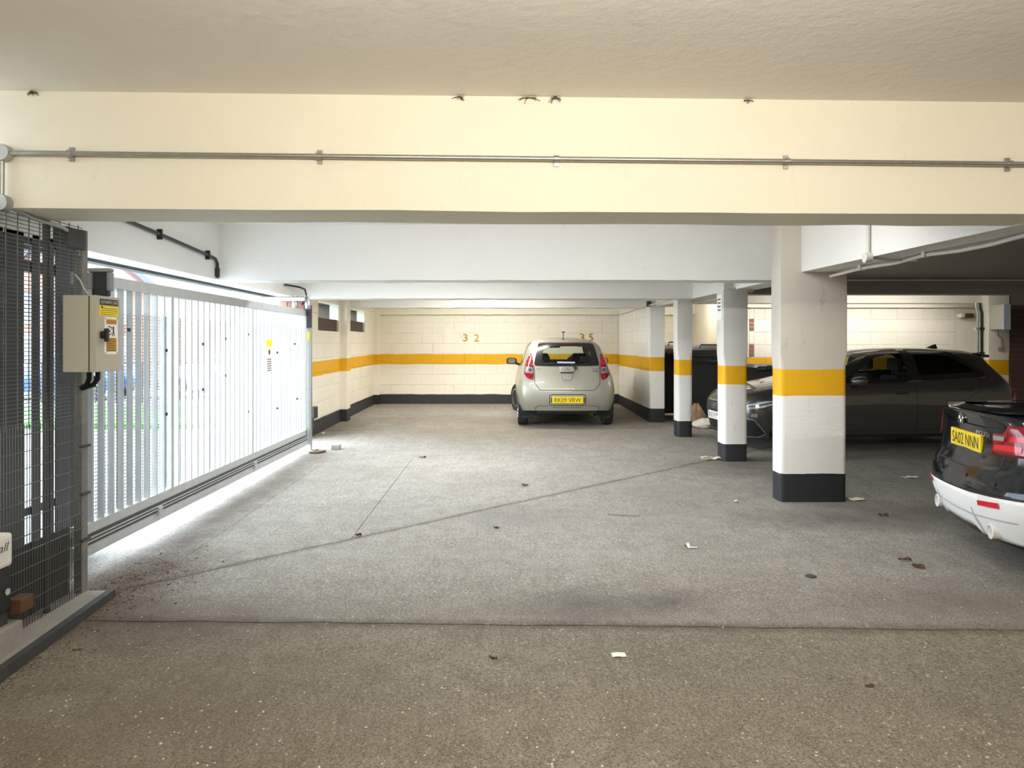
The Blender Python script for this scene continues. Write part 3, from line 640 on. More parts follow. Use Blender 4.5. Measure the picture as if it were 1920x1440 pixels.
blk = tag(MB().box(-2.37, -2.26, 9.78, 9.90, .06, .125).build('concrete_lump', 'plinth', bevel=.012), 'small grey lump lying right of the gate stop', 'rubble')

# ------------------------------------------------------------------ mesh screen, post, boards behind
ms = thing('mesh_screen', 'galvanised welded mesh screen beside the gate, left edge of the photo', 'mesh screen', (-2.48, 3.6, .05))
SX, S0, S1 = -2.48, 3.06, 4.22
up_ = MB(); z = 1.07
while z < 2.19: up_.box(SX-.002, SX+.002, S0, S1, z-.0018, z+.0018); z += .0205
y = S0
while y < S1: up_.box(SX-.006, SX-.002, y-.002, y+.002, 1.06, 2.19); y += .0865
up_.build('upper_mesh', 'wire', ms, kind='stuff', fix=False)
lo_ = MB(); S0 = 3.51; y = S0+.005
while y < S1: lo_.box(SX-.002, SX+.002, y-.0018, y+.0018, .03, 1.085); y += .0215
z = .08
while z < 1.08: lo_.box(SX+.002, SX+.006, S0, S1, z-.002, z+.002); z += .0865
lo_.build('lower_mesh', 'wire', ms, kind='stuff', fix=False)
MB().box(SX-.05, SX+.0, 4.215, 4.275, .0, 2.17).build('post', 'post_grey', ms, bevel=.004)
MB().box(SX-.075, SX+.01, 4.06, 4.24, 2.05, 2.165).build('head_bracket', 'dark_steel', ms, bevel=.006)
for z in (.35, .62, .9): MB().box(SX-.01, SX+.012, 4.2, 4.285, z-.006, z+.006).build('clip', 'dark_steel', ms)
MB().box(SX-.085, SX-.08, 3.5, 4.22, .0, .43).build('kick_sheet', 'board', ms)
MB().box(SX-.03, SX-.006, 3.9, 3.93, .02, 2.15).build('stile', 'dark_steel', ms)
bd = thing('board_fence', 'dark upright board fence with bright slits behind the mesh screen', 'fence', (-3.0, 4.4, .05))
edges = [(3.2, 3.78), (3.785, 4.08), (4.085, 4.30), (4.305, 4.487), (4.562, 4.640), (4.715, 4.785), (4.803, 4.97), (4.975, 5.14)]
for a, b in edges: MB().box(-3.01, -3.0, a, b, .1, 2.2).build('board', 'board', bd, bevel=.003)
for (z0, z1) in ((2.13, 2.3), (1.955, 2.03), (.42, .47), (-.06, .22)): MB().box(-3.03, -3.01, 3.2, 5.14, z0, z1).build('rail', 'board', bd)
mb = MB()
z = .2
while z < 2.15: mb.box(-3.062, -3.06, 4.3, 4.99, z-.001, z+.001); z += .025
for y in (4.50, 4.525, 4.55, 4.65, 4.675, 4.7, 4.79): mb.box(-3.062, -3.06, y-.001, y+.001, .2, 2.15)
mb.build('wire_backing', 'wire', bd, kind='stuff', fix=False)
# control box
gb = thing('control_box', 'beige automatic gate control box fixed to the mesh screen post', 'control box', (-2.36, 4.1, 1.345))
bx0, bx1, by0, by1, bz0, bz1 = -2.43, -2.291, 3.95, 4.205, 1.345, 1.769
MB().box(bx0, bx1, by0, by1, bz0, bz1).build('case', 'box', gb, bevel=.004)
MB().box(bx1, bx1+.006, by0+.006, by1-.006, bz0+.006, bz1-.006).build('seal', 'seam', gb)
dr = MB().box(bx1+.006, bx1+.042, by0, by1, bz0, bz1).build('door', 'box', gb, bevel=.006)
dx = bx1+.042
hd = MB().lathe([(.022, 0), (.022, .018), (.018, .02), (.001, .02)], (dx, 4.012, 1.55), 'x', 16).build('handle', 'black', dr, smooth=40)
MB().box(dx+.018, dx+.034, 3.998, 4.028, 1.512, 1.588).build('handle', 'black', dr, bevel=.006)
MB().box(dx, dx+.0015, 3.990, 4.178, 1.718, 1.752).build('name_label', 'ink', dr)
text_mesh('AUTOMATIC GATE', .172, .018, (dx+.0018, 4.084, 1.735), (0, 1, 0), (0, 0, 1), .0004).build('lettering', 'white_pl', dr)
MB().box(dx, dx+.0012, 3.984, 4.178, 1.657, 1.716).build('yellow_label', 'yellow', dr)
MB().lathe([(.008, 0), (.008, .0006), (.001, .0006)], (dx+.0012, 4.01, 1.706), 'x', 12).build('badge', 'ink', dr)
for q in range(4): MB().box(dx+.0012, dx+.0016, 3.998+.02*(q == 3), 4.168-.02*(q == 0), 1.665+.011*q, 1.6675+.011*q).build('print_line', 'ink', dr)
MB().box(dx, dx+.002, 4.035, 4.172, 1.442, 1.652).build('warning_plate', 'paper', dr)
MB().box(dx+.002, dx+.0026, 4.05, 4.158, 1.612, 1.640).build('warning_header', 'orange', dr)
text_mesh('WARNING', .08, .013, (dx+.0028, 4.108, 1.626), (0, 1, 0), (0, 0, 1), .0003).build('lettering', 'redor', dr)
MB().box(dx+.002, dx+.0026, 4.05, 4.158, 1.457, 1.535).build('warning_text_panel', 'orange', dr)
for q in range(6): MB().box(dx+.0026, dx+.003, 4.058, 4.15-.018*(q % 2), 1.463+.0123*q, 1.4665+.0123*q).build('print_line', 'ink', dr)
fg = MB(); X3 = dx+.0028
def stroke(mb, a, b, w):   # flat stroke on the door plane (y,z)
    a, b = Vector(a), Vector(b); t = (b-a).normalized(); n_ = Vector((-t.y, t.x))*w
    q = [a+n_, b+n_, b-n_, a-n_]; mb.add([(X3, u.x, u.y) for u in q], [(0, 1, 2, 3)])
for a, b, w in (((4.070, 1.604), (4.070, 1.545), .001), ((4.070, 1.602), (4.118, 1.59), .0025), ((4.125, 1.60), (4.125, 1.57), .0065), ((4.125, 1.572), (4.112, 1.545), .004), ((4.128, 1.572), (4.134, 1.545), .004), ((4.070, 1.546), (4.105, 1.562), .003), ((4.092, 1.60), (4.112, 1.575), .0015)): stroke(fg, a, b, w)
fg.lathe([(.007, -.0002), (.007, 0), (.001, 0)], (X3, 4.085, 1.573), 'x', 10)
fg.build('crush_symbol', 'ink', dr)
for (y, z) in ((4.043, 1.645), (4.164, 1.645), (4.043, 1.449), (4.164, 1.449)): MB().lathe([(.004, 0), (.003, .002), (.001, .002)], (dx+.002, y, z), 'x', 8).build('screw', 'dark_steel', dr)
MB().box(bx0+.05, bx0+.054, by0-.001, by0, 1.67, 1.674).build('rivet', 'ink', gb)
for k in range(2):
    MB().tube([(-2.40+.05*k, 4.15, 1.35), (-2.40+.05*k, 4.15, 1.30), (-2.42+.04*k, 4.16, 1.265), (-2.47, 4.2, 1.25-.01*k)], .014, 8).build('cable', 'black', gb, smooth=60)
# hooded beacon light on top of it
fl = thing('security_light', 'square hooded grey lamp standing on the control box', 'lamp', (-2.28, 4.1, 1.77))
lx0, lx1, ly0, ly1, lz0, lz1 = -2.355, -2.225, 4.05, 4.095, 1.80, 1.928
fr = MB()
t_ = .022
for (a, b, c, d) in ((lx0, lx1, lz1-t_, lz1), (lx0, lx0+t_, lz0+.01, lz1-t_), (lx1-t_, lx1, lz0, lz1-t_)): fr.box(a, b, ly0, ly1, c, d)
fr.build('hood', 'hood_grey', fl, bevel=.008)
MB().box(lx0+t_, lx1-t_, ly0+.02, ly1, lz0+.005, lz1-t_).build('lens', 'black', fl)
MB().box(lx0+.02, lx1-.02, ly0+.012, ly1, 1.77, 1.81).build('bracket', 'black', fl, bevel=.004)
MB().tube([(-2.48, 4.15, 1.90), (-2.41, 4.08, 1.86), (-2.36, 4.03, 1.81), (-2.33, 4.02, 1.78)], .004, 6).build('lead', 'white_pl', fl, smooth=60)
# gate motor and plinths
gm = thing('gate_motor', 'white and black gate motor cut off by the photo\'s left edge', 'motor', (-2.5, 3.3, .18))
MB().box(-2.78, -2.352, 3.08, 3.44, .445, .605).build('cover', 'white_pl', gm, bevel=.02)
MB().box(-2.78, -2.355, 3.09, 3.43, .24, .445).build('housing', 'black', gm, bevel=.008)
MB().box(-2.75, -2.38, 3.10, 3.44, .165, .24).build('base', 'dark_steel', gm)
MB().box(-2.40, -2.33, 3.46, 3.56, .20, .27).build('bracket', 'rust', gm, bevel=.006)
MB().lathe([(.016, 0), (.016, .004), (.001, .004)], (-2.353, 3.40, .33), 'x', 12).build('key_cap', 'grey_plastic', gm)
text_mesh('all', .07, .04, (-2.3515, 3.375, .545), (0, 1, 0), (0, 0, 1), .0004, shear=.3).build('lettering', 'ink', gm)
tag(MB().box(-2.8, -2.345, 3.0, 3.5, -.02, .165).build('concrete_plinth', 'plinth', bevel=.012), 'grey concrete plinth under the gate motor', 'plinth')
tr = thing('floor_track', 'flat dusty steel strip on the floor along the mesh screen', 'track', (-2.4, 3.6, 0))
MB().hexa([(-2.62, 2.5, -.02), (-2.22, 2.5, -.02), (-2.56, 4.27, -.0), (-2.33, 4.27, 0), (-2.62, 2.5, .035), (-2.24, 2.5, .035), (-2.56, 4.27, .04), (-2.35, 4.27, .04)]).build('bed', 'plinth', tr, bevel=.006)
MB().hexa([(-2.235, 2.5, -.02), (-2.20, 2.5, -.02), (-2.35, 4.27, 0), (-2.31, 4.27, 0), (-2.235, 2.5, .05), (-2.205, 2.5, .045), (-2.35, 4.27, .052), (-2.315, 4.27, .047)]).build('angle_edge', 'dark_steel', tr)
dm = MB()
for i in range(1500):
    x = -2.2+R.gauss(0, .16) - .1; y = 4.45+R.gauss(0, .42)
    if y < 3.6 and x < -2.2: x += .3
    s = R.uniform(.0015, .0035)*(1 if R.random() < .93 else 2.4); z = fz(y)
    dm.hexa([(x+a*s*R.uniform(.5, 1.3), y+b*s*R.uniform(.5, 1.3), z+c*s*R.uniform(.4, .9)) for c in (-.2, 1) for b in (-1, 1) for a in (-1, 1)])
for i in range(700):
    y = R.uniform(2.4, 4.3); x = -2.2-.065*(y-2.5)+abs(R.gauss(0, .05)); s = R.uniform(.0015, .004); z = fz(y)
    dm.hexa([(x+a*s*R.uniform(.5, 1.3), y+b*s*R.uniform(.5, 1.3), z+c*s*R.uniform(.4, .9)) for c in (-.2, 1) for b in (-1, 1) for a in (-1, 1)])
o = tag(dm.build('grit', 'dirt', fix=False), 'brown earth and grit gathered on the floor at the near gate end', 'dirt'); o['kind'] = 'stuff'

# ------------------------------------------------------------------ bay numbers on the back wall
def num(s, px, py, w, h, label, m='gold', d=16.484):
    x, y, z = pz(px, py, d)
    mb = text_mesh(s, w, h, (x, y, z), (1, 0, 0), (0, 0, 1), 0.0)
    ob = mb.build('bay_number' if m == 'gold' else 'painted_letters', m)
    sd = ob.modifiers.new('s', 'SOLIDIFY'); sd.thickness = .012; sd.offset = 0
    return tag(ob, label, 'number' if m == 'gold' else 'lettering')
num('3', 872.5, 633, .105, .165, 'gold figure 3 of the left-hand pair on the back wall')
num('2', 893.5, 633.5, .11, .165, 'gold figure 2 standing right of the first 3 on the back wall')
num('3', 1091, 632.5, .105, .165, 'gold figure 3 mostly hidden behind the hatchback roof')
num('5', 1108, 632.5, .10, .165, 'gold figure 5 half hidden behind the hatchback roof edge')
num('32', 817, 623, .52, .26, 'faint painted-over figures 32 left of the gold numbers', 'ghost', 16.492)
num('FLAT 35', 1026, 629, .5, .09, 'faint painted-over words above the hatchback roof', 'ghost', 16.492)

# ------------------------------------------------------------------ right pillar electrics
eb = thing('electrical_box', 'grey electrical box with pale blue door on the far right pillar', 'electrical box', (8.0, 11.4, 1.8))
MB().box(7.79, 7.89, 11.28, 11.6, 1.73, 2.12).build('case', 'box', eb, bevel=.005)
MB().box(7.785, 7.895, 11.25, 11.28, 1.725, 2.125).build('door', 'box_blue', eb, bevel=.004)
MB().tube([(7.85, 11.5, 1.73), (7.86, 11.5, 1.64), (7.96, 11.55, 1.58), (7.96, 11.55, 1.44)], .018, 8).build('pipe', 'plinth', eb, smooth=60)
MB().lathe([(.036, 0), (.036, -.04), (.001, -.04)], (7.96, 11.6, 1.42), 'y', 14).build('junction_box', 'plinth', eb, smooth=40)
for x, m_ in ((7.44, 'conduit_w'), (7.50, 'conduit_w'), (7.62, 'galv'), (7.68, 'black')):
    cc = thing('conduit', {7.44: 'leftmost white upright conduit behind the graphite car\'s tail', 7.50: 'white upright conduit second from left behind the graphite car\'s tail', 7.62: 'grey steel upright pipe just left of the cream far right pillar', 7.68: 'black upright pipe against the cream far right pillar'}[x], 'conduit', (x+.4, 13.1, 1))
    yy = 13.22 if x < 7.55 else 11.72; xo = x+1.27 if x < 7.55 else x+.07
    MB().tube([(xo, yy, .3), (xo, yy, 2.0), (xo-.03, yy, 2.1), (xo-.03, yy, 2.17)], .028 if x < 7.55 else .022, 8).build('pipe', m_, cc, smooth=60)
    for z in (1.35, 1.75): MB().box(xo-.045, xo+.045, yy-.03, yy+.06, z-.02, z+.02).build('saddle', m_, cc)
lb = thing('bulkhead', 'small brown and white fitting high on the wall by the far pillar', 'fitting', (8.4, 13.2, 2.0))
MB().box(8.40, 8.55, 13.14, 13.3, 1.98, 2.06).build('body', 'rust', lb, bevel=.01); MB().box(8.33, 8.40, 13.16, 13.28, 1.985, 2.055).build('cap', 'white_pl', lb, bevel=.01)

# ------------------------------------------------------------------ vehicles: cage -> smooth body -> panels laid on it
def cage_body(stations, rear_c, front_c, levels=4):
    """stations: rear to front, each 8 (x,y,z) points from lower edge (k1) to roof centre (k8, x=0), right half"""
    bm = bmesh.new(); cache = {}
    def vert(p, s):
        key = (round(p[0]*s, 4), round(p[1], 4), round(p[2], 4))
        if key not in cache: cache[key] = bm.verts.new((p[0]*s, p[1], p[2]))
        return cache[key]
    def face(ps, s):
        vs = [vert(p, s) for p in ps]
        if len(set(vs)) < 3: return
        try: bm.faces.new(vs)
        except ValueError: pass
    for s in (1, -1):
        for a, b in zip(stations[:-1], stations[1:]):
            for k in range(7): face((a[k], b[k], b[k+1], a[k+1]), s)
        for st, cc in ((stations[0], rear_c), (stations[-1], front_c)):
            col = list(cc) + [st[7]]
            for k in range(6): face((st[k], st[k+1], col[k+1], col[k]), s)
    bmesh.ops.recalc_face_normals(bm, faces=bm.faces)
    me = bpy.data.meshes.new('cage'); bm.to_mesh(me); bm.free()
    ob = bpy.data.objects.new('cage', me); COL.objects.link(ob)
    sd = ob.modifiers.new('s', 'SUBSURF'); sd.levels = levels; sd.render_levels = levels
    ev = ob.evaluated_get(bpy.context.evaluated_depsgraph_get())
    out = bpy.data.meshes.new_from_object(ev)
    bpy.data.objects.remove(ob); bpy.data.meshes.remove(me)
    return out
VIEW = {'rear': ((0, 2), (0, 1, 0)), 'front': ((0, 2), (0, -1, 0)), 'left': ((1, 2), (1, 0, 0)), 'right': ((1, 2), (-1, 0, 0)), 'top': ((0, 1), (0, 0, -1))}
def inpoly(x, y, P):
    c = False; n = len(P)
    for i in range(n):
        (x0, y0), (x1, y1) = P[i], P[i-1]
        if (y0 > y) != (y1 > y) and x < (x1-x0)*(y-y0)/(y1-y0)+x0: c = not c
    return c
def rounded(P, it=2, q=0.22):
    for _ in range(it):
        o = []
        for i in range(len(P)):
            a, b = P[i], P[(i+1) % len(P)]
            o += [(a[0]+(b[0]-a[0])*q, a[1]+(b[1]-a[1])*q), (a[0]+(b[0]-a[0])*(1-q), a[1]+(b[1]-a[1])*(1-q))]
        P = o; q = 0.25
    return P
def inset(P, d):
    n = len(P); A = sum(P[i-1][0]*P[i][1]-P[i][0]*P[i-1][1] for i in range(n)); s = 1 if A > 0 else -1; out = []
    for i in range(n):
        a, b, c = Vector(P[i-1]), Vector(P[i]), Vector(P[(i+1) % n])
        e1 = (b-a).normalized(); e2 = (c-b).normalized()
        n1 = Vector((-e1.y, e1.x))*s; n2 = Vector((-e2.y, e2.x))*s
        m = (n1+n2); m = m.normalized() if m.length > 1e-5 else n1
        out.append(tuple(b + m*(d/max(.4, m.dot(n1)))))
    return out
class Car:
    def __init__(s, root, me, m):
        s.root = root; s.me = me
        bm = bmesh.new(); bm.from_mesh(me); bmesh.ops.recalc_face_normals(bm, faces=bm.faces); s.bvh = BVHTree.FromBMesh(bm); s.bm = bm; s.m = m
    def hit(s, u, v, view, off=0.0):
        (i, j), d = VIEW[view]; d = Vector(d); o = -d*12; o[i] = u; o[j] = v
        h, n, _, _ = s.bvh.ray_cast(o, d)
        if h is None:
            q = Vector((0, 1.9, .7)); q[i] = u; q[j] = v
            if view in ('left', 'right'): q[0] = -d[0]*.8
            elif view in ('rear', 'front'): q[1] = 0 if view == 'rear' else 4
            h, n, _, _ = s.bvh.find_nearest(q)
        if n.dot(d) > 0: n = -n
        return h + n*off
    def cut(s, polys):   # polys: list of (view, polygon, predicate)
        dead = []
        for f in s.bm.faces:
            c = f.calc_center_median(); n = f.normal
            for view, P, pred in polys:
                (i, j), d = VIEW[view]
                if n.dot(Vector(d)) < 0.05 and inpoly(c[i], c[j], P) and pred(c): dead.append(f); break
        bmesh.ops.delete(s.bm, geom=dead, context='FACES')
    def finish(s, name='body'):
        me = bpy.data.meshes.new(name); s.bm.to_mesh(me); s.bm.free(); me.materials.append(M[s.m])
        me.polygons.foreach_set('use_smooth', [True]*len(me.polygons))
        o = bpy.data.objects.new(name, me); COL.objects.link(o); o.parent = s.root
        return o
    def fill(s, name, P, view, m, off=.005, step=.05, parent=None, label=None, thick=.0):
        bm = bmesh.new(); vs = [bm.verts.new((x, y, 0)) for x, y in P]; bm.faces.new(vs)
        for ax in (0, 1):
            lo = min(p[ax] for p in P); hi = max(p[ax] for p in P); k = math.floor(lo/step)+1
            while k*step < hi:
                co = [0, 0, 0]; co[ax] = k*step; no = [0, 0, 0]; no[ax] = 1
                bmesh.ops.bisect_plane(bm, geom=bm.verts[:]+bm.edges[:]+bm.faces[:], plane_co=co, plane_no=no); k += 1
        for e in [e for e in bm.edges if e.is_boundary and e.calc_length() > step*1.1]: pass
        for v in bm.verts: v.co = s.hit(v.co.x, v.co.y, view, off)
        return s._out(bm, name, m, parent, label, thick, view)
    def _out(s, bm, name, m, parent, label, thick, view):
        d = Vector(VIEW[view][1])
        bm.normal_update()
        for f in bm.faces:
            if f.normal.dot(d) > 0: f.normal_flip()
        me = bpy.data.meshes.new(name); bm.to_mesh(me); bm.free(); me.materials.append(M[m])
        me.polygons.foreach_set('use_smooth', [True]*len(me.polygons))
        o = bpy.data.objects.new(name, me); COL.objects.link(o); o.parent = parent or s.root
        if thick:
            md = o.modifiers.new('t', 'SOLIDIFY'); md.thickness = thick; md.offset = 1
        if label: o['label'] = label
        return o
    def ring(s, name, P, w, view, m, off=.006, step=.04, parent=None, closed=True, label=None, thick=.0):
        Q = inset(P, w); bm = bmesh.new(); n = len(P); rows = []
        for i in range(n if closed else n-1):
            a, b, c, d = P[i], P[(i+1) % n], Q[i], Q[(i+1) % n]
            k = max(1, int(math.dist(a, b)/step))
            for q in range(k):
                t = q/k; rows.append(((a[0]+(b[0]-a[0])*t, a[1]+(b[1]-a[1])*t), (c[0]+(d[0]-c[0])*t, c[1]+(d[1]-c[1])*t)))
        if not closed: rows.append((P[-1], Q[-1]))
        V = [(bm.verts.new(s.hit(*a, view, off)), bm.verts.new(s.hit((a[0]+c[0])/2, (a[1]+c[1])/2, view, off)), bm.verts.new(s.hit(*c, view, off))) for a, c in rows]
        for i in range(len(V) if closed else len(V)-1):
            a, b = V[i], V[(i+1) % len(V)]
            for q in (0, 1): bm.faces.new((a[q], b[q], b[q+1], a[q+1]))
        return s._out(bm, name, m, parent, label, thick, view)
    def line(s, name, P, w, view, m='seam', off=.0015, step=.03, closed=False, parent=None, label=None):
        bm = bmesh.new(); pts = []; n = len(P)
        for i in range(n if closed else n-1):
            a, b = Vector(P[i]), Vector(P[(i+1) % n]); k = max(1, int((b-a).length/step))
            pts += [a+(b-a)*(q/k) for q in range(k)]
        if not closed: pts.append(Vector(P[-1]))
        V = []
        for i, p in enumerate(pts):
            a = pts[i-1] if (i or closed) else p; b = pts[(i+1) % len(pts)] if (i < len(pts)-1 or closed) else p
            t = (b-a).normalized(); nn = Vector((-t.y, t.x))*w/2
            V.append((bm.verts.new(s.hit(p.x+nn.x, p.y+nn.y, view, off)), bm.verts.new(s.hit(p.x-nn.x, p.y-nn.y, view, off))))
        for i in range(len(V) if closed else len(V)-1):
            a, b = V[i], V[(i+1) % len(V)]; bm.faces.new((a[0], b[0], b[1], a[1]))
        return s._out(bm, name, m, parent, label, 0, view)
def mir(P): return [(-x, y) for x, y in P]
def circ(cx, cy, r, n=36, a0=0, a1=360): return [(cx+r*math.cos(math.radians(a0+(a1-a0)*i/n)), cy+r*math.sin(math.radians(a0+(a1-a0)*i/n))) for i in range(n)]
def tofull(*rows): return [[tuple(p) for p in r] for r in rows]
def wheel(root, x, y, r, w, steer=0.0, spokes=5):
    sgn = 1 if x > 0 else -1; t = w/2
    mb = MB().lathe([(r*.62, -t*.9), (r*.9, -t), (r*.985, -t*.8), (r, -t*.4), (r, t*.4), (r*.985, t*.8), (r*.9, t), (r*.62, t*.9)], (0, 0, 0), 'x', 40)
    for q in (-.4, 0, .4): mb.lathe([(r*1.001, t*q-.004), (r*1.002, t*q), (r*1.001, t*q+.004)], (0, 0, 0), 'x', 40)
    o = mb.build('wheel', 'tyre', root, local=True, smooth=40)
    o.location = (x, y, r); o.rotation_euler = (0, 0, steer)
    rm = MB().lathe([(r*.64, t*.6*sgn), (r*.64, t*.98*sgn), (r*.58, t*.98*sgn), (r*.56, t*.4*sgn), (.001, t*.35*sgn)], (0, 0, 0), 'x', 32)
    for k in range(spokes):
        a = 2*PI*k/spokes; ca, sa = math.cos(a), math.sin(a)
        q = [(sx, u, v) for v in (-.022, .022) for u in (.02, r*.6) for sx in (t*.4*sgn, t*.85*sgn)]
        rm.hexa([(p[0], p[1]*ca-p[2]*sa, p[1]*sa+p[2]*ca) for p in q])
    rm.build('rim', 'alloy', o, local=True, smooth=40)
    return o
def arches(car, axles, r, xin, zc):
    polys = []
    for y in axles:
        for v in ('left', 'right'): polys.append((v, circ(y, zc, r), lambda c: abs(c.x) > xin))
    return polys
def arch_trim(car, axles, r, zc, m):
    for y in axles:
        for v in ('left', 'right'):
            A = [(y+(r+.035)*math.cos(math.radians(a)), zc+(r+.035)*math.sin(math.radians(a))) for a in range(-14, 195, 8)]
            car.ring('wheel_arch', A, .065, v, m, off=.006, closed=False)
            mb = MB(); n = 20; s = 1 if v == 'right' else -1; vs = []; fs = []
            for i in range(n+1):
                a = math.radians(-20+220*i/n); yy, zz = y+(r+.02)*math.cos(a), zc+(r+.02)*math.sin(a); vs += [(s*.42, yy, zz), (s*.80, yy, zz)]
            for i in range(n): fs.append((2*i, 2*i+1, 2*i+3, 2*i+2))
            vs.append((s*.42, y, zc)); c = len(vs)-1
            for i in range(n): fs.append((2*i, 2*i+2, c))
            mb.add(vs, fs).build('arch_liner', 'black_matt', car.root, local=True, fix=False)
def mirror_part(car, x, y, z, m, s, w=.21, h=.13):
    mb = MB(); vs = []; n = 16
    prof = [(-.075, .80), (-.05, 1.0), (0.0, 1.0), (.05, .8), (.085, .45), (.1, .05)]
    for (dy, k) in prof:
        for i in range(n):
            a = 2*PI*i/n; ca, sa = math.cos(a), math.sin(a)
            vs.append((x+math.copysign(abs(ca)**.6, ca)*w/2*k, y+dy, z+math.copysign(abs(sa)**.6, sa)*h/2*k))
    fs = [(i*n+k, i*n+(k+1) % n, (i+1)*n+(k+1) % n, (i+1)*n+k) for i in range(len(prof)-1) for k in range(n)]
    fs += [tuple(range(n)), tuple(range(len(vs)-n, len(vs)))]
    mb.add(vs, fs)
    o = mb.build('door_mirror', m, car.root, local=True, smooth=50)
    g_ = [(x+math.copysign(abs(math.cos(2*PI*i/n))**.6, math.cos(2*PI*i/n))*w/2*.72, y-.078, z+math.copysign(abs(math.sin(2*PI*i/n))**.6, math.sin(2*PI*i/n))*h/2*.7) for i in range(n)]
    MB().add(g_, [tuple(range(n))]).build('mirror_glass', 'chrome', o, local=True, fix=False)
    MB().tube([(x-s*w*.35, y+.02, z-h*.3), (x-s*w*.75, y+.03, z-h*.55)], .025, 8).build('mirror_arm', 'trim', o, local=True, smooth=60)
def seats(root, rows, m='cabin'):
    for (x, y) in rows:
        st = MB().hexa([(x-.23, y, .35), (x+.23, y, .35), (x-.23, y+.16, .35), (x+.23, y+.16, .35), (x-.2, y-.16, 1.0), (x+.2, y-.16, 1.0), (x-.2, y-.06, 1.0), (x+.2, y-.06, 1.0)]).build('seat', m, root, local=True, bevel=.03)
        MB().box(x-.135, x+.135, y-.20, y-.10, 1.06, 1.235).build('headrest', m, st, local=True, bevel=.04)
        MB().box(x-.05, x-.04, y-.15, y-.14, .98, 1.08).add([], []).box(x+.04, x+.05, y-.15, y-.14, .98, 1.08).build('headrest_post', 'chrome', st, local=True)

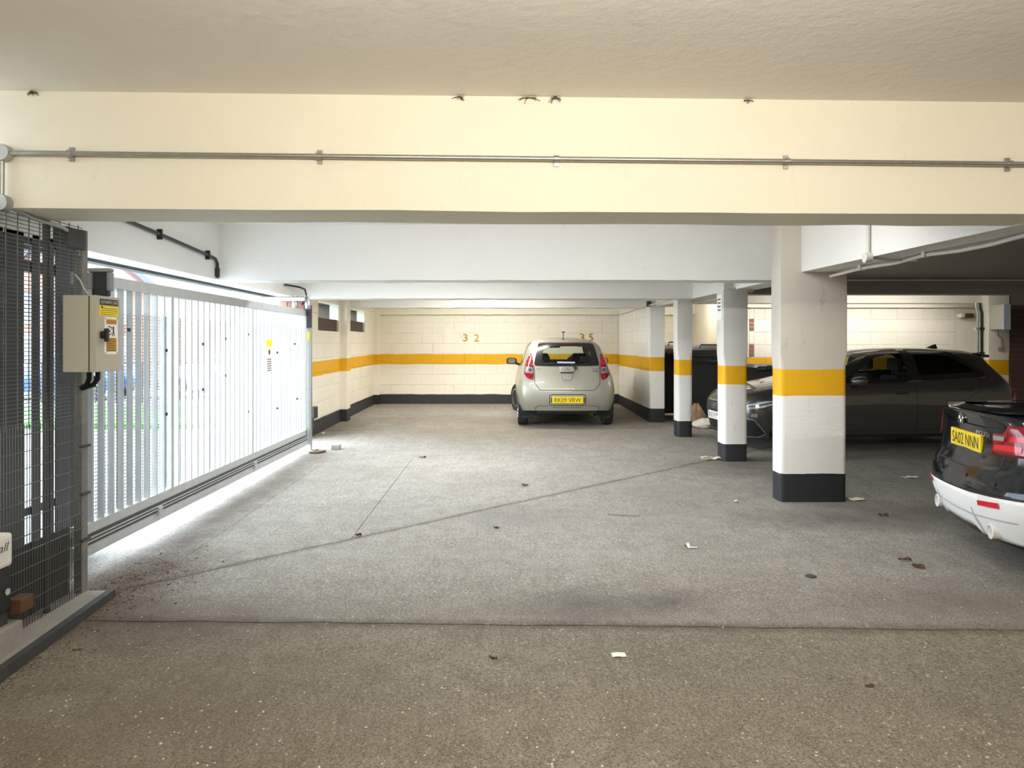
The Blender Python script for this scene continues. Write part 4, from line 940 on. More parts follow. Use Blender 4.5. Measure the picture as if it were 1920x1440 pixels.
# ---- champagne hatchback, rear to camera
def hatchback():
    root = thing('hatchback', 'champagne hatchback seen from behind, parked against the far wall', 'car', (1.035, 12.02, fz(12.7)))
    st = tofull(
        [(.62, .07, .29), (.715, .015, .42), (.745, .0, .62), (.70, .055, .86), (.625, .13, 1.03), (.575, .26, 1.26), (.50, .40, 1.435), (0, .37, 1.468)],
        [(.765, .24, .28), (.815, .17, .42), (.838, .15, .62), (.795, .20, .86), (.705, .27, 1.04), (.645, .40, 1.27), (.565, .52, 1.455), (0, .50, 1.508)],
        [(.79, .62, .24), (.825, .6, .42), (.845, .6, .62), (.82, .6, .88), (.755, .62, 1.03), (.672, .68, 1.30), (.585, .8, 1.485), (0, .85, 1.540)],
        [(.79, 1.4, .22), (.825, 1.4, .42), (.842, 1.4, .62), (.825, 1.4, .88), (.765, 1.4, 1.01), (.675, 1.4, 1.32), (.585, 1.4, 1.50), (0, 1.4, 1.555)],
        [(.79, 2.2, .22), (.825, 2.2, .42), (.842, 2.2, .62), (.825, 2.2, .87), (.765, 2.2, .98), (.665, 2.1, 1.30), (.575, 2.05, 1.475), (0, 2.1, 1.53)],
        [(.79, 2.65, .22), (.825, 2.65, .42), (.84, 2.65, .62), (.815, 2.7, .86), (.745, 2.65, .97), (.64, 2.42, 1.25), (.55, 2.32, 1.40), (0, 2.38, 1.455)],
        [(.79, 3.0, .22), (.825, 3.0, .42), (.835, 3.0, .6), (.80, 3.0, .85), (.71, 3.02, .955), (.61, 2.95, 1.04), (.5, 2.9, 1.08), (0, 2.98, 1.10)],
        [(.78, 3.3, .22), (.81, 3.3, .42), (.81, 3.3, .58), (.76, 3.3, .80), (.66, 3.3, .90), (.55, 3.3, .945), (.4, 3.3, .965), (0, 3.32, .98)],
        [(.66, 3.5, .22), (.70, 3.52, .42), (.69, 3.54, .56), (.66, 3.5, .70), (.58, 3.48, .78), (.48, 3.46, .82), (.34, 3.45, .84), (0, 3.46, .85)])
    rc = [(0, .03, .29), (0, -.045, .42), (0, -.05, .62), (0, .015, .86), (0, .085, 1.03), (0, .21, 1.26)]
    fc = [(0, 3.58, .22), (0, 3.62, .42), (0, 3.61, .56), (0, 3.57, .70), (0, 3.53, .78), (0, 3.49, .82)]
    c = Car(root, cage_body(st, rc, fc), 'sirion')
    rw = [(-.535, 1.035), (.535, 1.035), (.555, 1.06), (.475, 1.405), (.45, 1.42), (-.45, 1.42), (-.475, 1.405), (-.555, 1.06)]
    rwi = rounded([(-.435, 1.075), (.435, 1.075), (.375, 1.365), (-.375, 1.365)], 2, .12)
    ws = rounded([(-.60, 1.09), (.60, 1.09), (.47, 1.40), (-.47, 1.40)], 1, .08)
    s1 = rounded([(1.72, 1.03), (2.75, 1.0), (2.30, 1.36), (1.72, 1.42)], 1, .08); s2 = rounded([(.72, 1.07), (1.62, 1.035), (1.62, 1.42), (.9, 1.40)], 1, .1)
    c.cut([('rear', inset(rwi, -.012), lambda p: p.y < .8), ('front', ws, lambda p: p.y > 2.2), ('left', s1, lambda p: True), ('right', s1, lambda p: True), ('left', s2, lambda p: True), ('right', s2, lambda p: True)]
          + arches(c, (.62, 3.03), .325, .5, .30))
    body = c.finish()
    rg = c.ring('rear_window', rwi, -.02, 'rear', 'trim', off=.005)
    # black band round the glass
    bm_o = rounded(rw, 1, .2)
    hole = rwi
    band = []
    n = 48
    def at_angle(P, a):
        d = Vector((math.cos(a), math.sin(a))); best = None; o = Vector((0, 1.22))
        for i in range(len(P)):
            p, q = Vector(P[i-1])-o, Vector(P[i])-o; e = q-p; den = d.x*e.y-d.y*e.x
            if abs(den) < 1e-9: continue
            t = (p.x*e.y-p.y*e.x)/den; u = (p.x*d.y-p.y*d.x)/den
            if t > 0 and -1e-6 <= u <= 1+1e-6: best = t if best is None else max(best, t)
        return (o.x+d.x*best, o.y+d.y*best)
    bm = bmesh.new(); V = []
    for i in range(96):
        a = 2*PI*i/96; p, q = at_angle(bm_o, a), at_angle(hole, a)
        V.append([bm.verts.new(c.hit(p[0]+(q[0]-p[0])*t, p[1]+(q[1]-p[1])*t, 'rear', .006)) for t in (0, .33, .66, 1)])
    for i in range(96):
        a, b = V[i], V[(i+1) % 96]
        for k in range(3): bm.faces.new((a[k], b[k], b[k+1], a[k+1]))
    c._out(bm, 'window_surround', 'trim', rg, None, 0, 'rear')
    c.fill('rear_glass', inset(rwi, -.006), 'rear', 'glass_clear', off=.004, parent=rg)
    c.fill('windscreen', inset(ws, -.02), 'front', 'glass_clear', off=.003)
    for v in ('left', 'right'):
        c.fill('side_window', inset(s1, -.015), v, 'glass_grey', off=.004); c.fill('side_window', inset(s2, -.015), v, 'glass_dark', off=.004)
        c.ring('window_frame', inset(s1, -.03), .05, v, 'trim', off=.006); c.ring('window_frame', inset(s2, -.03), .05, v, 'trim', off=.006)
    # lamps
    for s in (1, -1):
        P = [(.565, .795), (.665, .83), (.715, .90), (.70, 1.02), (.665, 1.12), (.625, 1.20), (.585, 1.255), (.572, 1.10), (.562, .95)]
        P = P if s > 0 else mir(P)
        tl = c.fill('tail_light', rounded(P, 1, .2), 'rear', 'red_lamp', off=.012, step=.03, thick=.004)
        Q = [(.567, .905), (.70, .915), (.695, 1.025), (.574, 1.01)]; Q = Q if s > 0 else mir(Q)
        c.fill('clear_lens', rounded(Q, 1, .12), 'rear', 'lamp_clear', off=.019, step=.03, parent=tl)
        Q = [(.585, .935), (.64, .94), (.64, .99), (.588, .985)]; Q = Q if s > 0 else mir(Q)
        c.fill('bulb', rounded(Q, 1, .3), 'rear', 'lamp_dark', off=.021, step=.03, parent=tl)
        Q = [(.582, 1.04), (.66, 1.05), (.618, 1.17), (.59, 1.20)]; Q = Q if s > 0 else mir(Q)
        c.fill('stop_lens', rounded(Q, 1, .2), 'rear', 'red_bright', off=.019, step=.03, parent=tl)
    # tailgate shut line
    H = [(-.552, 1.04), (-.545, .75), (-.47, .655), (-.42, .635), (.42, .635), (.47, .655), (.545, .75), (.552, 1.04)]
    c.line('tailgate_gap', H, .009, 'rear')
    c.line('tailgate_gap', [(-.53, 1.06), (-.465, 1.43), (.465, 1.43), (.53, 1.06)], .008, 'rear')
    # bumper step and plate
    c.line('bumper_crease', [(-.545, .285), (-.54, .36), (-.50, .385), (-.30, .39), (-.25, .36), (.25, .36), (.30, .39), (.50, .385), (.54, .36), (.545, .285)], .014, 'rear', m='sirion', off=.006)
    c.line('bumper_crease', [(-.53, .29), (-.525, .35), (-.49, .372), (-.29, .377), (-.24, .348), (.24, .348), (.29, .377), (.49, .372), (.525, .35), (.53, .29)], .007, 'rear', off=.002)
    pr = rounded([(-.30, .385), (.30, .385), (.30, .565), (-.30, .565)], 1, .06)
    c.line('plate_recess', pr, .012, 'rear', closed=True, off=.002)
    yb = c.hit(0, .475, 'rear').y
    npl = MB().box(-.26, .26, yb-.016, yb+.05, .42, .531).build('number_plate', 'plate_y', root, local=True, bevel=.004)
    text_mesh('RK09 VRW', .44, .075, (0, yb-.0162, .475), (1, 0, 0), (0, 0, 1), .001).build('plate_lettering', 'ink', npl, local=True)
    for x in (-.27, .27): MB().box(x-.008, x+.008, yb-.012, yb+.05, .435, .515).build('plate_lamp', 'black', root, local=True, bevel=.003)
    # handle bowl, badge, scripts
    c.fill('handle_plinth', rounded([(-.125, .93), (.115, .93), (.125, 1.015), (-.135, 1.015)], 1, .15), 'rear', 'sirion', off=.024, thick=.003)
    c.line('handle_shadow', [(-.115, .922), (.105, .922)], .018, 'rear', off=.004)
    c.fill('handle_bowl', [(-.10, .912), (.09, .912), (.06, .81), (-.075, .81)], 'rear', 'sirion', off=.010)
    c.line('bowl_edge', [(-.105, .915), (-.078, .806), (.063, .806), (.095, .915)], .006, 'rear', m='chrome', off=.011)
    def bz(z, o): return c.hit(0, z, 'rear').y - o
    em = MB().tube([(.0+.052*math.cos(a*PI/12)-.005, bz(.973, .028)+0, .973+.029*math.sin(a*PI/12)) for a in range(25)], .0045, 6, cap=False)
    em.tube([(-.045, bz(.973, .029), .965), (-.005, bz(.973, .029), .993), (.03, bz(.973, .029), .968), (-.02, bz(.973, .029), .955)], .0045, 6)
    em.build('emblem', 'chrome', root, local=True, smooth=60)
    for (s_, x, z, w, h) in (('DVVT', -.475, .985, .075, .02), ('SIRION', .465, .985, .13, .022)):
        p = c.hit(x, z, 'rear', .004); text_mesh(s_, w, h, p, (1, 0, 0), (0, .1, 1), .001, shear=.2).build('badge_lettering', 'dark_steel', root, local=True)
    p = c.hit(.465, .953, 'rear', .003); MB().box(.41, .52, p.y-.004, p.y+.01, .945, .957).build('badge_strip', 'dark_steel', root, local=True)
    # wiper, sticker, antenna
    p0, p1, p2 = c.hit(.165, .985, 'rear', .025), c.hit(.06, 1.055, 'rear', .03), c.hit(-.32, 1.07, 'rear', .02)
    MB().tube([p0, p1], [.020, .012], 8).build('wiper_arm', 'black', root, local=True, smooth=60)
    MB().tube([p1, p2], .006, 6).build('wiper_blade', 'black', root, local=True, smooth=60)
    c.fill('window_sticker', [(-.165, 1.082), (.135, 1.078), (.135, 1.105), (-.165, 1.109)], 'rear', 'sticker', off=.0075, label='pale blue sticker strip')
    ra = c.hit(0, .40, 'top')
    an = MB().lathe([(.028, 0), (.022, .02), (.012, .06), (.004, .075)], (-.035, ra.y+.10, ra.z-.01), 'z', 12)
    an.tube([(-.035, ra.y+.10, ra.z+.05), (-.035, ra.y+.06, ra.z+.155), (-.025, ra.y+.055, ra.z+.17)], .0065, 6)
    an.tube([(-.062, ra.y+.058, ra.z+.165), (-.005, ra.y+.058, ra.z+.170)], .009, 6)
    an.build('aerial', 'black', root, local=True, smooth=60)
    c.fill('high_brake_lamp', [(-.13, 1.392), (.13, 1.392), (.12, 1.408), (-.12, 1.408)], 'rear', 'lamp_red_dim', off=.008)
    # cabin
    MB().add([(-.66, .4, .30), (.66, .4, .30), (.66, 2.9, .30), (-.66, 2.9, .30), (-.60, .36, .98), (.60, .36, .98), (.64, 2.9, .95), (-.64, 2.9, .95)], [(0, 1, 2, 3), (0, 4, 5, 1), (1, 5, 6, 2), (3, 2, 6, 7), (0, 3, 7, 4)]).build('cabin_trim', 'cabin', root, local=True)
    MB().box(-.56, .56, .75, .88, .5, 1.05).build('rear_seat', 'cabin', root, local=True, bevel=.03)
    seats(root, [(-.36, 1.75), (.36, 1.75)])
    for x in (-.37, .40): MB().box(x-.12, x+.12, .72, .82, 1.08, 1.20).build('rear_headrest', 'cabin', root, local=True, bevel=.035)
    MB().box(-.62, .62, 2.5, 2.9, .8, 1.02).build('dashboard', 'cabin', root, local=True, bevel=.04)
    MB().box(-.17, .05, 2.25, 2.28, 1.335, 1.395).build('inner_mirror', 'black', root, local=True, bevel=.015)
    MB().lathe([(.18, -.012), (.195, 0), (.18, .012)], (.36, 2.42, 1.0), 'y', 20).build('steering_wheel', 'black', root, local=True, smooth=60)
    MB().box(-.05, .05, 2.4, 2.42, .98, 1.09).build('phone_holder', 'black', root, local=True, bevel=.01)
    for s in (-1, 1): mirror_part(c, s*.915, 2.42, 1.07, 'trim', s)
    arch_trim(c, (.62, 3.03), .325, .30, 'sirion')
    MB().box(-.60, .60, .3, 3.3, .20, .34).box(-.5, .5, .12, .5, .24, .40).build('underbody', 'black_matt', root, local=True)
    MB().tube([(.42, .16, .23), (.42, .8, .23)], .028, 10).build('exhaust', 'dark_steel', root, local=True, smooth=60)
    for s in (-1, 1): wheel(root, s*.735, .62, .29, .175)
    wheel(root, .735, 3.03, .29, .175); wheel(root, -.755, 3.03, .29, .175, steer=math.radians(20))
    for s in (-1, 1): MB().box(s*.66-.10, s*.66+.10, .30, .33, .14, .34).build('mud_flap', 'black_matt', root, local=True)
    return root
M['sticker'] = mat('pale_blue_sticker', (0.35, 0.45, 0.62), 0.5, var=.4, vscale=40)
M['lamp_red_dim'] = mat('dim_red_lamp', (0.10, 0.004, 0.008), 0.2)
hatchback()

# ---- graphite five-door, nose to the left
def five_door():
    root = thing('compact_car', 'dark graphite five-door car parked nose-left behind the pillars', 'car', (6.99, 10.55, fz(10.3)), rz=PI/2 + math.radians(4.0))
    st = tofull(
        [(.62, .10, .25), (.72, .03, .42), (.76, .0, .62), (.735, .03, .80), (.665, .13, .97), (.585, .30, 1.15), (.50, .36, 1.315), (0, .34, 1.345)],
        [(.80, .32, .22), (.85, .26, .42), (.868, .23, .62), (.845, .25, .83), (.765, .36, .995), (.67, .55, 1.18), (.565, .62, 1.335), (0, .60, 1.37)],
        [(.81, .72, .2), (.86, .7, .42), (.872, .7, .62), (.855, .7, .85), (.79, .75, .985), (.685, .88, 1.20), (.585, .95, 1.36), (0, 1.0, 1.395)],
        [(.81, 1.5, .19), (.86, 1.5, .42), (.872, 1.5, .62), (.86, 1.5, .83), (.80, 1.5, .95), (.69, 1.5, 1.21), (.585, 1.5, 1.375), (0, 1.5, 1.41)],
        [(.81, 2.05, .19), (.86, 2.1, .42), (.872, 2.1, .62), (.86, 2.1, .82), (.80, 2.12, .925), (.685, 1.98, 1.19), (.58, 1.92, 1.345), (0, 1.95, 1.385)],
        [(.81, 2.5, .19), (.86, 2.5, .42), (.872, 2.5, .62), (.855, 2.52, .81), (.79, 2.5, .91), (.665, 2.3, 1.11), (.56, 2.2, 1.26), (0, 2.26, 1.31)],
        [(.81, 2.85, .19), (.86, 2.85, .42), (.87, 2.85, .6), (.85, 2.88, .80), (.775, 2.84, .905), (.65, 2.78, .96), (.5, 2.76, .99), (0, 2.88, 1.01)],
        [(.80, 3.3, .19), (.855, 3.3, .42), (.865, 3.3, .58), (.84, 3.3, .77), (.75, 3.3, .85), (.6, 3.3, .88), (.4, 3.3, .9), (0, 3.35, .915)],
        [(.77, 3.7, .19), (.825, 3.72, .40), (.83, 3.74, .56), (.79, 3.74, .715), (.68, 3.74, .775), (.52, 3.74, .80), (.35, 3.74, .815), (0, 3.78, .825)],
        [(.60, 3.90, .19), (.66, 3.94, .38), (.65, 3.95, .56), (.60, 3.92, .68), (.52, 3.89, .725), (.40, 3.87, .74), (.26, 3.86, .75), (0, 3.88, .755)])
    rc = [(0, .05, .25), (0, -.03, .42), (0, -.05, .62), (0, -.01, .80), (0, .09, .97), (0, .26, 1.15)]
    fc = [(0, 3.99, .19), (0, 4.04, .38), (0, 4.04, .56), (0, 3.99, .68), (0, 3.95, .72), (0, 3.91, .74)]
    c = Car(root, cage_body(st, rc, fc), 'audi')
    sf = rounded([(1.63, .955), (2.50, .925), (2.38, 1.05), (2.04, 1.265), (1.82, 1.315), (1.63, 1.33)], 1, .08)
    sr = rounded([(.56, 1.015), (1.53, .965), (1.53, 1.33), (1.20, 1.325), (.95, 1.295)], 1, .08)
    ws = rounded([(-.68, 1.0), (.68, 1.0), (.50, 1.27), (-.50, 1.27)], 1, .08)
    rw = rounded([(-.52, 1.03), (.52, 1.03), (.44, 1.25), (-.44, 1.25)], 1, .1)
    cuts = [('front', ws, lambda p: p.y > 1.9), ('rear', rw, lambda p: p.y < .8)]
    for v in ('left', 'right'): cuts += [(v, sf, lambda p: True), (v, inset(sr, .02), lambda p: True)]
    c.cut(cuts + arches(c, (.68, 3.23), .345, .5, .32))
    c.finish()
    for v in ('left', 'right'):
        fr_ = c.ring('window_frame', inset(sf, -.03), .055, v, 'trim', off=.006)
        c.fill('front_side_window', inset(sf, -.015), v, 'glass_grey', off=.004)
        c.ring('window_frame', inset(sr, -.03), .07, v, 'trim', off=.006)
        c.fill('rear_side_window', inset(sr, -.02), v, 'privacy', off=.004)
        c.fill('pillar_trim', [(1.52, .965), (1.64, .96), (1.64, 1.335), (1.52, 1.335)], v, 'trim', off=.007)
        c.line('waist_strip', [(.55, .985), (1.58, .935), (2.54, .90)], .012, v, m='chrome', off=.004)
        c.line('door_gap', [(1.575, .30), (1.575, .97)], .008, v)
        c.line('door_gap', [(.62, 1.02), (.70, .80), (1.0, .62), (1.04, .42), (1.1, .30), (1.575, .285), (2.62, .285), (2.68, .5), (2.60, .90)], .007, v)
        c.line('shoulder_crease', [(.25, .845), (1.5, .80), (2.9, .765), (3.5, .74)], .012, v, m='audi', off=.006)
        for (y, z) in ((1.78, .80), (.87, .845)):
            P = [(y-.105, z-.004), (y+.105, z-.004), (y+.11, z+.012), (y-.11, z+.012)]
            hnd = c.fill('door_handle', P, v, 'audi', off=.035, step=.03, thick=.004)
            c.line('handle_recess', [(y-.09, z-.022), (y+.09, z-.022)], .03, v, off=.003)
        c.line('sill_trim', [(1.1, .215), (2.85, .215)], .04, v, m='trim', off=.008)
        c.fill('fuel_flap_mark' if v == 'right' else 'quarter_reflector', [(.50, .93), (.515, .93), (.49, .99), (.475, .99)], v, 'chrome', off=.005, step=.03)
    s_ = -1
    c.fill('windscreen', inset(ws, -.02), 'front', 'glass_clear', off=.003)
    c.ring('windscreen_frame', inset(ws, -.03), .05, 'front', 'trim', off=.005)
    c.fill('rear_window', inset(rw, -.02), 'rear', 'glass_dark', off=.003)
    # headlights, wrapped round the corners
    for v in ('left', 'right'):
        P = [(3.86, .555), (3.84, .63), (3.66, .68), (3.40, .70), (3.50, .635), (3.68, .575)]
        hl = c.fill('headlight', rounded(P, 1, .12), v, 'head_lens', off=.008, step=.03, thick=.003)
        c.line('lamp_edge', rounded(P, 1, .12), .014, v, m='lamp_dark', off=.013, closed=True, parent=hl)
        c.line('lamp_blade', [(3.82, .60), (3.66, .63), (3.54, .66)], .016, v, m='lamp_dark', off=.0135, parent=hl)
        c.line('lamp_blade', [(3.84, .575), (3.70, .60)], .014, v, m='chrome', off=.0135, parent=hl)
        Q = [(3.86, .44), (3.77, .425), (3.62, .25), (3.70, .205), (3.86, .205)]
        av = c.fill('air_vent', Q, v, 'black', off=.006, step=.04)
        c.line('vent_edge', [(3.86, .445), (3.765, .43), (3.61, .245), (3.70, .20), (3.86, .20)], .014, v, m='alloy', off=.010, parent=av)
        c.fill('bumper_badge', [(3.80, .465), (3.73, .465), (3.73, .51), (3.80, .51)], v, 'lamp_clear', off=.009, step=.03)
    for s in (1, -1):
        P = [(.60, .545), (.66, .575), (.66, .66), (.58, .65)]; P = P if s > 0 else mir(P)
        c.fill('headlight_inner', P, 'front', 'head_lens', off=.009, step=.03)
        P = [(.47, .73), (.735, .70), (.73, .80), (.55, .86)]; P = P if s > 0 else mir(P)
        c.fill('tail_light', rounded(P, 1, .15), 'rear', 'red_bright', off=.012, step=.04)
        c.fill('tail_light_side', [(.20, .72), (.06, .72), (.05, .84), (.16, .86)], 'right' if s > 0 else 'left', 'red_bright', off=.010, step=.04)
    gr = [(-.46, .53), (-.40, .63), (.40, .63), (.46, .53), (.34, .225), (-.34, .225)]
    gl_ = c.fill('grille', gr, 'front', 'black', off=.006, step=.05)
    c.line('grille_frame', gr, .02, 'front', m='alloy', off=.012, closed=True, parent=gl_)
    for k in range(9):
        z = .245+.041*k; w = .33+.12*min(1, (z-.225)/.31)-.03
        c.line('grille_bar', [(-w, z), (w, z)], .006, 'front', m='dark_steel', off=.010, parent=gl_)
    for k in range(4):
        p = c.hit(-.093+.062*k, .555, 'front', .016)
        MB().tube([(p.x+.04*math.cos(a*PI/10), p.y, p.z+.04*math.sin(a*PI/10)) for a in range(21)], .0055, 6, cap=False).build('emblem_ring', 'chrome', root, local=True, smooth=60)
    yf = c.hit(0, .42, 'front').y
    npl = MB().box(-.26, .26, yf-.05, yf+.016, .365, .476).build('number_plate', 'plate_w', root, local=True, bevel=.004)
    text_mesh('RX19 PYL', .44, .075, (0, yf+.0165, .42), (-1, 0, 0), (0, 0, 1), .001).build('plate_lettering', 'ink', npl, local=True)
    c.line('front_lip', [(-.60, .205), (.60, .205)], .03, 'front', m='black', off=.02)
    for s in (-1, 1): mirror_part(c, s*.965, 2.44, .945, 'audi', s, w=.20, h=.13)
    c.line('hood_gap', [(-.70, 3.55), (-.60, 2.95)], .007, 'top'); c.line('hood_gap', [(.70, 3.55), (.60, 2.95)], .007, 'top')
    sp = c.hit(0, .36, 'top')
    MB().hexa([(-.50, .285, sp.z-.05), (.50, .285, sp.z-.05), (-.50, .50, sp.z-.02), (.50, .50, sp.z-.02), (-.50, .285, sp.z-.012), (.50, .285, sp.z-.012), (-.48, .50, sp.z+.018), (.48, .50, sp.z+.018)]).build('roof_spoiler', 'trim', root, local=True, bevel=.008)
    rt = c.hit(0, .78, 'top')
    MB().add([(-.02, .70, rt.z-.01), (.02, .70, rt.z-.01), (.012, .92, rt.z-.01), (-.012, .92, rt.z-.01), (0, .72, rt.z+.065), (0, .77, rt.z+.05)], [(0, 1, 2, 3), (0, 4, 1), (1, 4, 5, 2), (0, 3, 5, 4), (2, 5, 3)]).build('shark_fin', 'black', root, local=True)
    MB().add([(-.70, .45, .30), (.70, .45, .30), (.70, 2.75, .30), (-.70, 2.75, .30), (-.70, .5, .92), (.70, .5, .92), (.72, 2.75, .88), (-.72, 2.75, .88)], [(0, 1, 2, 3), (0, 4, 5, 1), (1, 5, 6, 2), (3, 2, 6, 7), (0, 3, 7, 4)]).build('cabin_trim', 'cabin', root, local=True)
    seats(root, [(-.36, 1.72), (.36, 1.72)])
    MB().box(-.56, .56, .9, 1.02, .5, 1.02).build('rear_seat', 'cabin', root, local=True, bevel=.03)
    MB().box(-.66, .66, 2.35, 2.75, .7, .95).build('dashboard', 'cabin', root, local=True, bevel=.04)
    arch_trim(c, (.68, 3.23), .345, .32, 'audi')
    MB().box(-.55, .55, .3, 3.7, .17, .34).build('underbody', 'black_matt', root, local=True)
    for s in (-1, 1):
        for y in (.68, 3.23): wheel(root, s*.765, y, .315, .20)
    return root
M['privacy'] = glass('privacy_tint', (0.10, 0.105, 0.10))
five_door()

# ---- black coupe, tail towards the camera side
def coupe():
    root = thing('coupe', 'glossy black coupe backed in at the right edge with yellow plate', 'car', (3.14, 5.03, fz(5.1)), rz=-PI/2-math.radians(13))
    st = tofull(
        [(.62, .12, .23), (.74, .06, .38), (.79, .03, .56), (.755, .09, .665), (.72, .12, .86), (.665, .10, 1.01), (.56, .10, 1.055), (0, .03, 1.068)],
        [(.80, .36, .21), (.865, .30, .38), (.888, .28, .56), (.872, .30, .70), (.835, .32, .86), (.765, .33, .985), (.63, .33, 1.04), (0, .32, 1.065)],
        [(.81, .90, .19), (.875, .88, .4), (.888, .88, .58), (.88, .88, .74), (.85, .86, .89), (.755, .84, .985), (.62, .82, 1.05), (0, .74, 1.08)],
        [(.81, 1.3, .19), (.87, 1.3, .4), (.885, 1.3, .58), (.875, 1.3, .76), (.835, 1.3, .92), (.70, 1.32, 1.10), (.585, 1.34, 1.22), (0, 1.28, 1.265)],
        [(.81, 1.9, .19), (.87, 1.9, .4), (.885, 1.9, .58), (.875, 1.9, .77), (.83, 1.9, .92), (.68, 1.9, 1.2), (.57, 1.9, 1.355), (0, 1.9, 1.395)],
        [(.81, 2.5, .19), (.87, 2.5, .4), (.885, 2.5, .58), (.875, 2.5, .77), (.83, 2.5, .90), (.67, 2.42, 1.19), (.56, 2.38, 1.33), (0, 2.4, 1.375)],
        [(.81, 3.05, .19), (.87, 3.05, .4), (.885, 3.05, .58), (.87, 3.05, .77), (.80, 3.05, .89), (.65, 2.98, .98), (.5, 2.95, 1.01), (0, 3.05, 1.03)],
        [(.80, 3.7, .19), (.86, 3.7, .4), (.87, 3.7, .56), (.84, 3.7, .73), (.74, 3.7, .81), (.6, 3.7, .85), (.4, 3.7, .875), (0, 3.7, .89)],
        [(.74, 4.15, .19), (.80, 4.18, .38), (.79, 4.18, .54), (.74, 4.16, .66), (.64, 4.14, .71), (.5, 4.14, .74), (.34, 4.14, .755), (0, 4.2, .765)],
        [(.56, 4.32, .19), (.62, 4.34, .36), (.60, 4.33, .52), (.56, 4.31, .62), (.48, 4.29, .66), (.38, 4.28, .68), (.26, 4.28, .69), (0, 4.3, .695)])
    rc = [(0, .04, .23), (0, -.05, .38), (0, -.07, .56), (0, .02, .665), (0, .06, .86), (0, .03, 1.01)]
    fc = [(0, 4.38, .19), (0, 4.43, .36), (0, 4.42, .52), (0, 4.38, .62), (0, 4.35, .66), (0, 4.32, .68)]
    c = Car(root, cage_body(st, rc, fc), 'bmw')
    c.cut(arches(c, (.86, 3.55), .35, .5, .33))
    c.finish()
    rw = rounded([(-.60, .98), (.60, .98), (.50, 1.32), (-.50, 1.32)], 1, .1)
    c.fill('rear_window', [(-.56, .86), (.56, .86), (.50, 1.36), (-.50, 1.36)], 'top', 'glass_dark', off=.004)
    for v in ('left', 'right'):
        P = rounded([(1.25, .99), (2.75, .96), (2.35, 1.24), (1.9, 1.29), (1.5, 1.22)], 1, .1)
        c.fill('side_window', P, v, 'glass_dark', off=.004); c.ring('window_frame', inset(P, -.025), .03, v, 'trim', off=.005)
        c.line('door_gap', [(1.55, .95), (1.55, .4), (1.65, .27), (2.9, .27), (2.95, .9)], .008, v)
    c.fill('windscreen', rounded([(-.66, 1.03), (.66, 1.03), (.5, 1.3), (-.5, 1.3)], 1, .08), 'front', 'glass_dark', off=.004)
    # boot lid shut lines
    c.line('boot_gap', [(-.555, 1.0), (-.55, .86), (-.50, .70), (-.44, .655), (.44, .655), (.50, .70), (.55, .86), (.555, 1.0)], .009, 'rear')
    c.line('boot_lip', [(-.60, 1.045), (.60, 1.045)], .02, 'rear', m='bmw', off=.014)
    c.line('boot_crease', [(-.54, .955), (-.3, .935), (.3, .935), (.54, .955)], .014, 'rear', m='bmw', off=.010)
    # L-shaped tail lamps: outer block on the wing, inner arm on the boot lid
    for s in (1, -1):
        P = [(.40, .785), (.70, .795), (.735, .82), (.735, .975), (.55, .985), (.515, .925), (.40, .915)]; P = P if s > 0 else mir([(.60, .80), (.70, .795), (.735, .82), (.735, .975), (.62, .98)])
        tl = c.fill('tail_light', rounded(P, 1, .12), 'rear', 'red_lamp', off=.014, step=.03, thick=.004)
        P = [(.415, .875), (.52, .88), (.525, .908), (.415, .905)]
        if s < 0: continue
        c.fill('reversing_lens', P, 'rear', 'lamp_clear', off=.021, step=.03, parent=tl)
        P = [(.43, .815), (.66, .825), (.66, .86), (.43, .852)]; P = P if s > 0 else mir(P)
        c.fill('light_bar', P, 'rear', 'red_bright', off=.021, step=.03, parent=tl)
        P = [(.56, .88), (.70, .89), (.70, .92), (.57, .915)]; P = P if s > 0 else mir(P)
        c.fill('light_bar', P, 'rear', 'red_bright', off=.021, step=.03, parent=tl)
        v = 'right' if s > 0 else 'left'
        c.fill('tail_light_wrap', rounded([(.14, .79), (.40, .84), (.42, .93), (.14, .955)], 1, .12), v, 'red_lamp', off=.012, step=.03)
    # plate, roundel, script
    ypl = c.hit(.2, .825, 'rear').y
    npl = MB().box(-.26, .26, ypl-.012, ypl+.05, .765, .885).build('number_plate', 'plate_y', root, local=True, bevel=.005)
    text_mesh('SA02 NNN', .45, .08, (0, ypl-.0125, .825), (1, 0, 0), (0, 0, 1), .001).build('plate_lettering', 'ink', npl, local=True)
    e = c.hit(0, .965, 'rear'); ye = e.y-.014
    em = MB().lathe([(.041, .01), (.041, 0), (.035, -.003), (.034, 0), (.001, 0)], (-.04, ye, .965), 'y', 24).build('roundel', 'chrome', root, local=True, smooth=40)
    for k in range(4):
        pts = [(-.04, ye-.002, .965)] + [(-.04+.027*math.cos(math.radians(90*k+10*q)), ye-.002, .965+.027*math.sin(math.radians(90*k+10*q))) for q in range(10)]
        MB().add(pts, [tuple(range(11))]).build('roundel_quarter', 'paper' if k % 2 else 'black', em, local=True, fix=False)
    MB().tube([(-.04+.0345*math.cos(a*PI/12), ye-.002, .965+.0345*math.sin(a*PI/12)) for a in range(25)], .004, 5, cap=False).build('roundel_band', 'black', em, local=True)
    p = c.hit(.27, .898, 'rear', .006); p2 = c.hit(.33, .898, 'rear', .006); p1 = c.hit(.21, .898, 'rear', .006)
    text_mesh('M235i', .17, .032, p, p2-p1, (0, 0, 1), .003).build('badge_lettering', 'chrome', root, local=True)
    # valance and tail pipes with bright light put into their colour; reflectors
    V = [(-.80, .47), (-.55, .49), (-.30, .50), (.30, .515), (.55, .53), (.80, .55), (.87, .36), (.72, .265), (.30, .255), (.26, .29), (-.26, .29), (-.30, .255), (-.72, .265), (-.84, .34)]  # outline follows the edge of the painted light patch
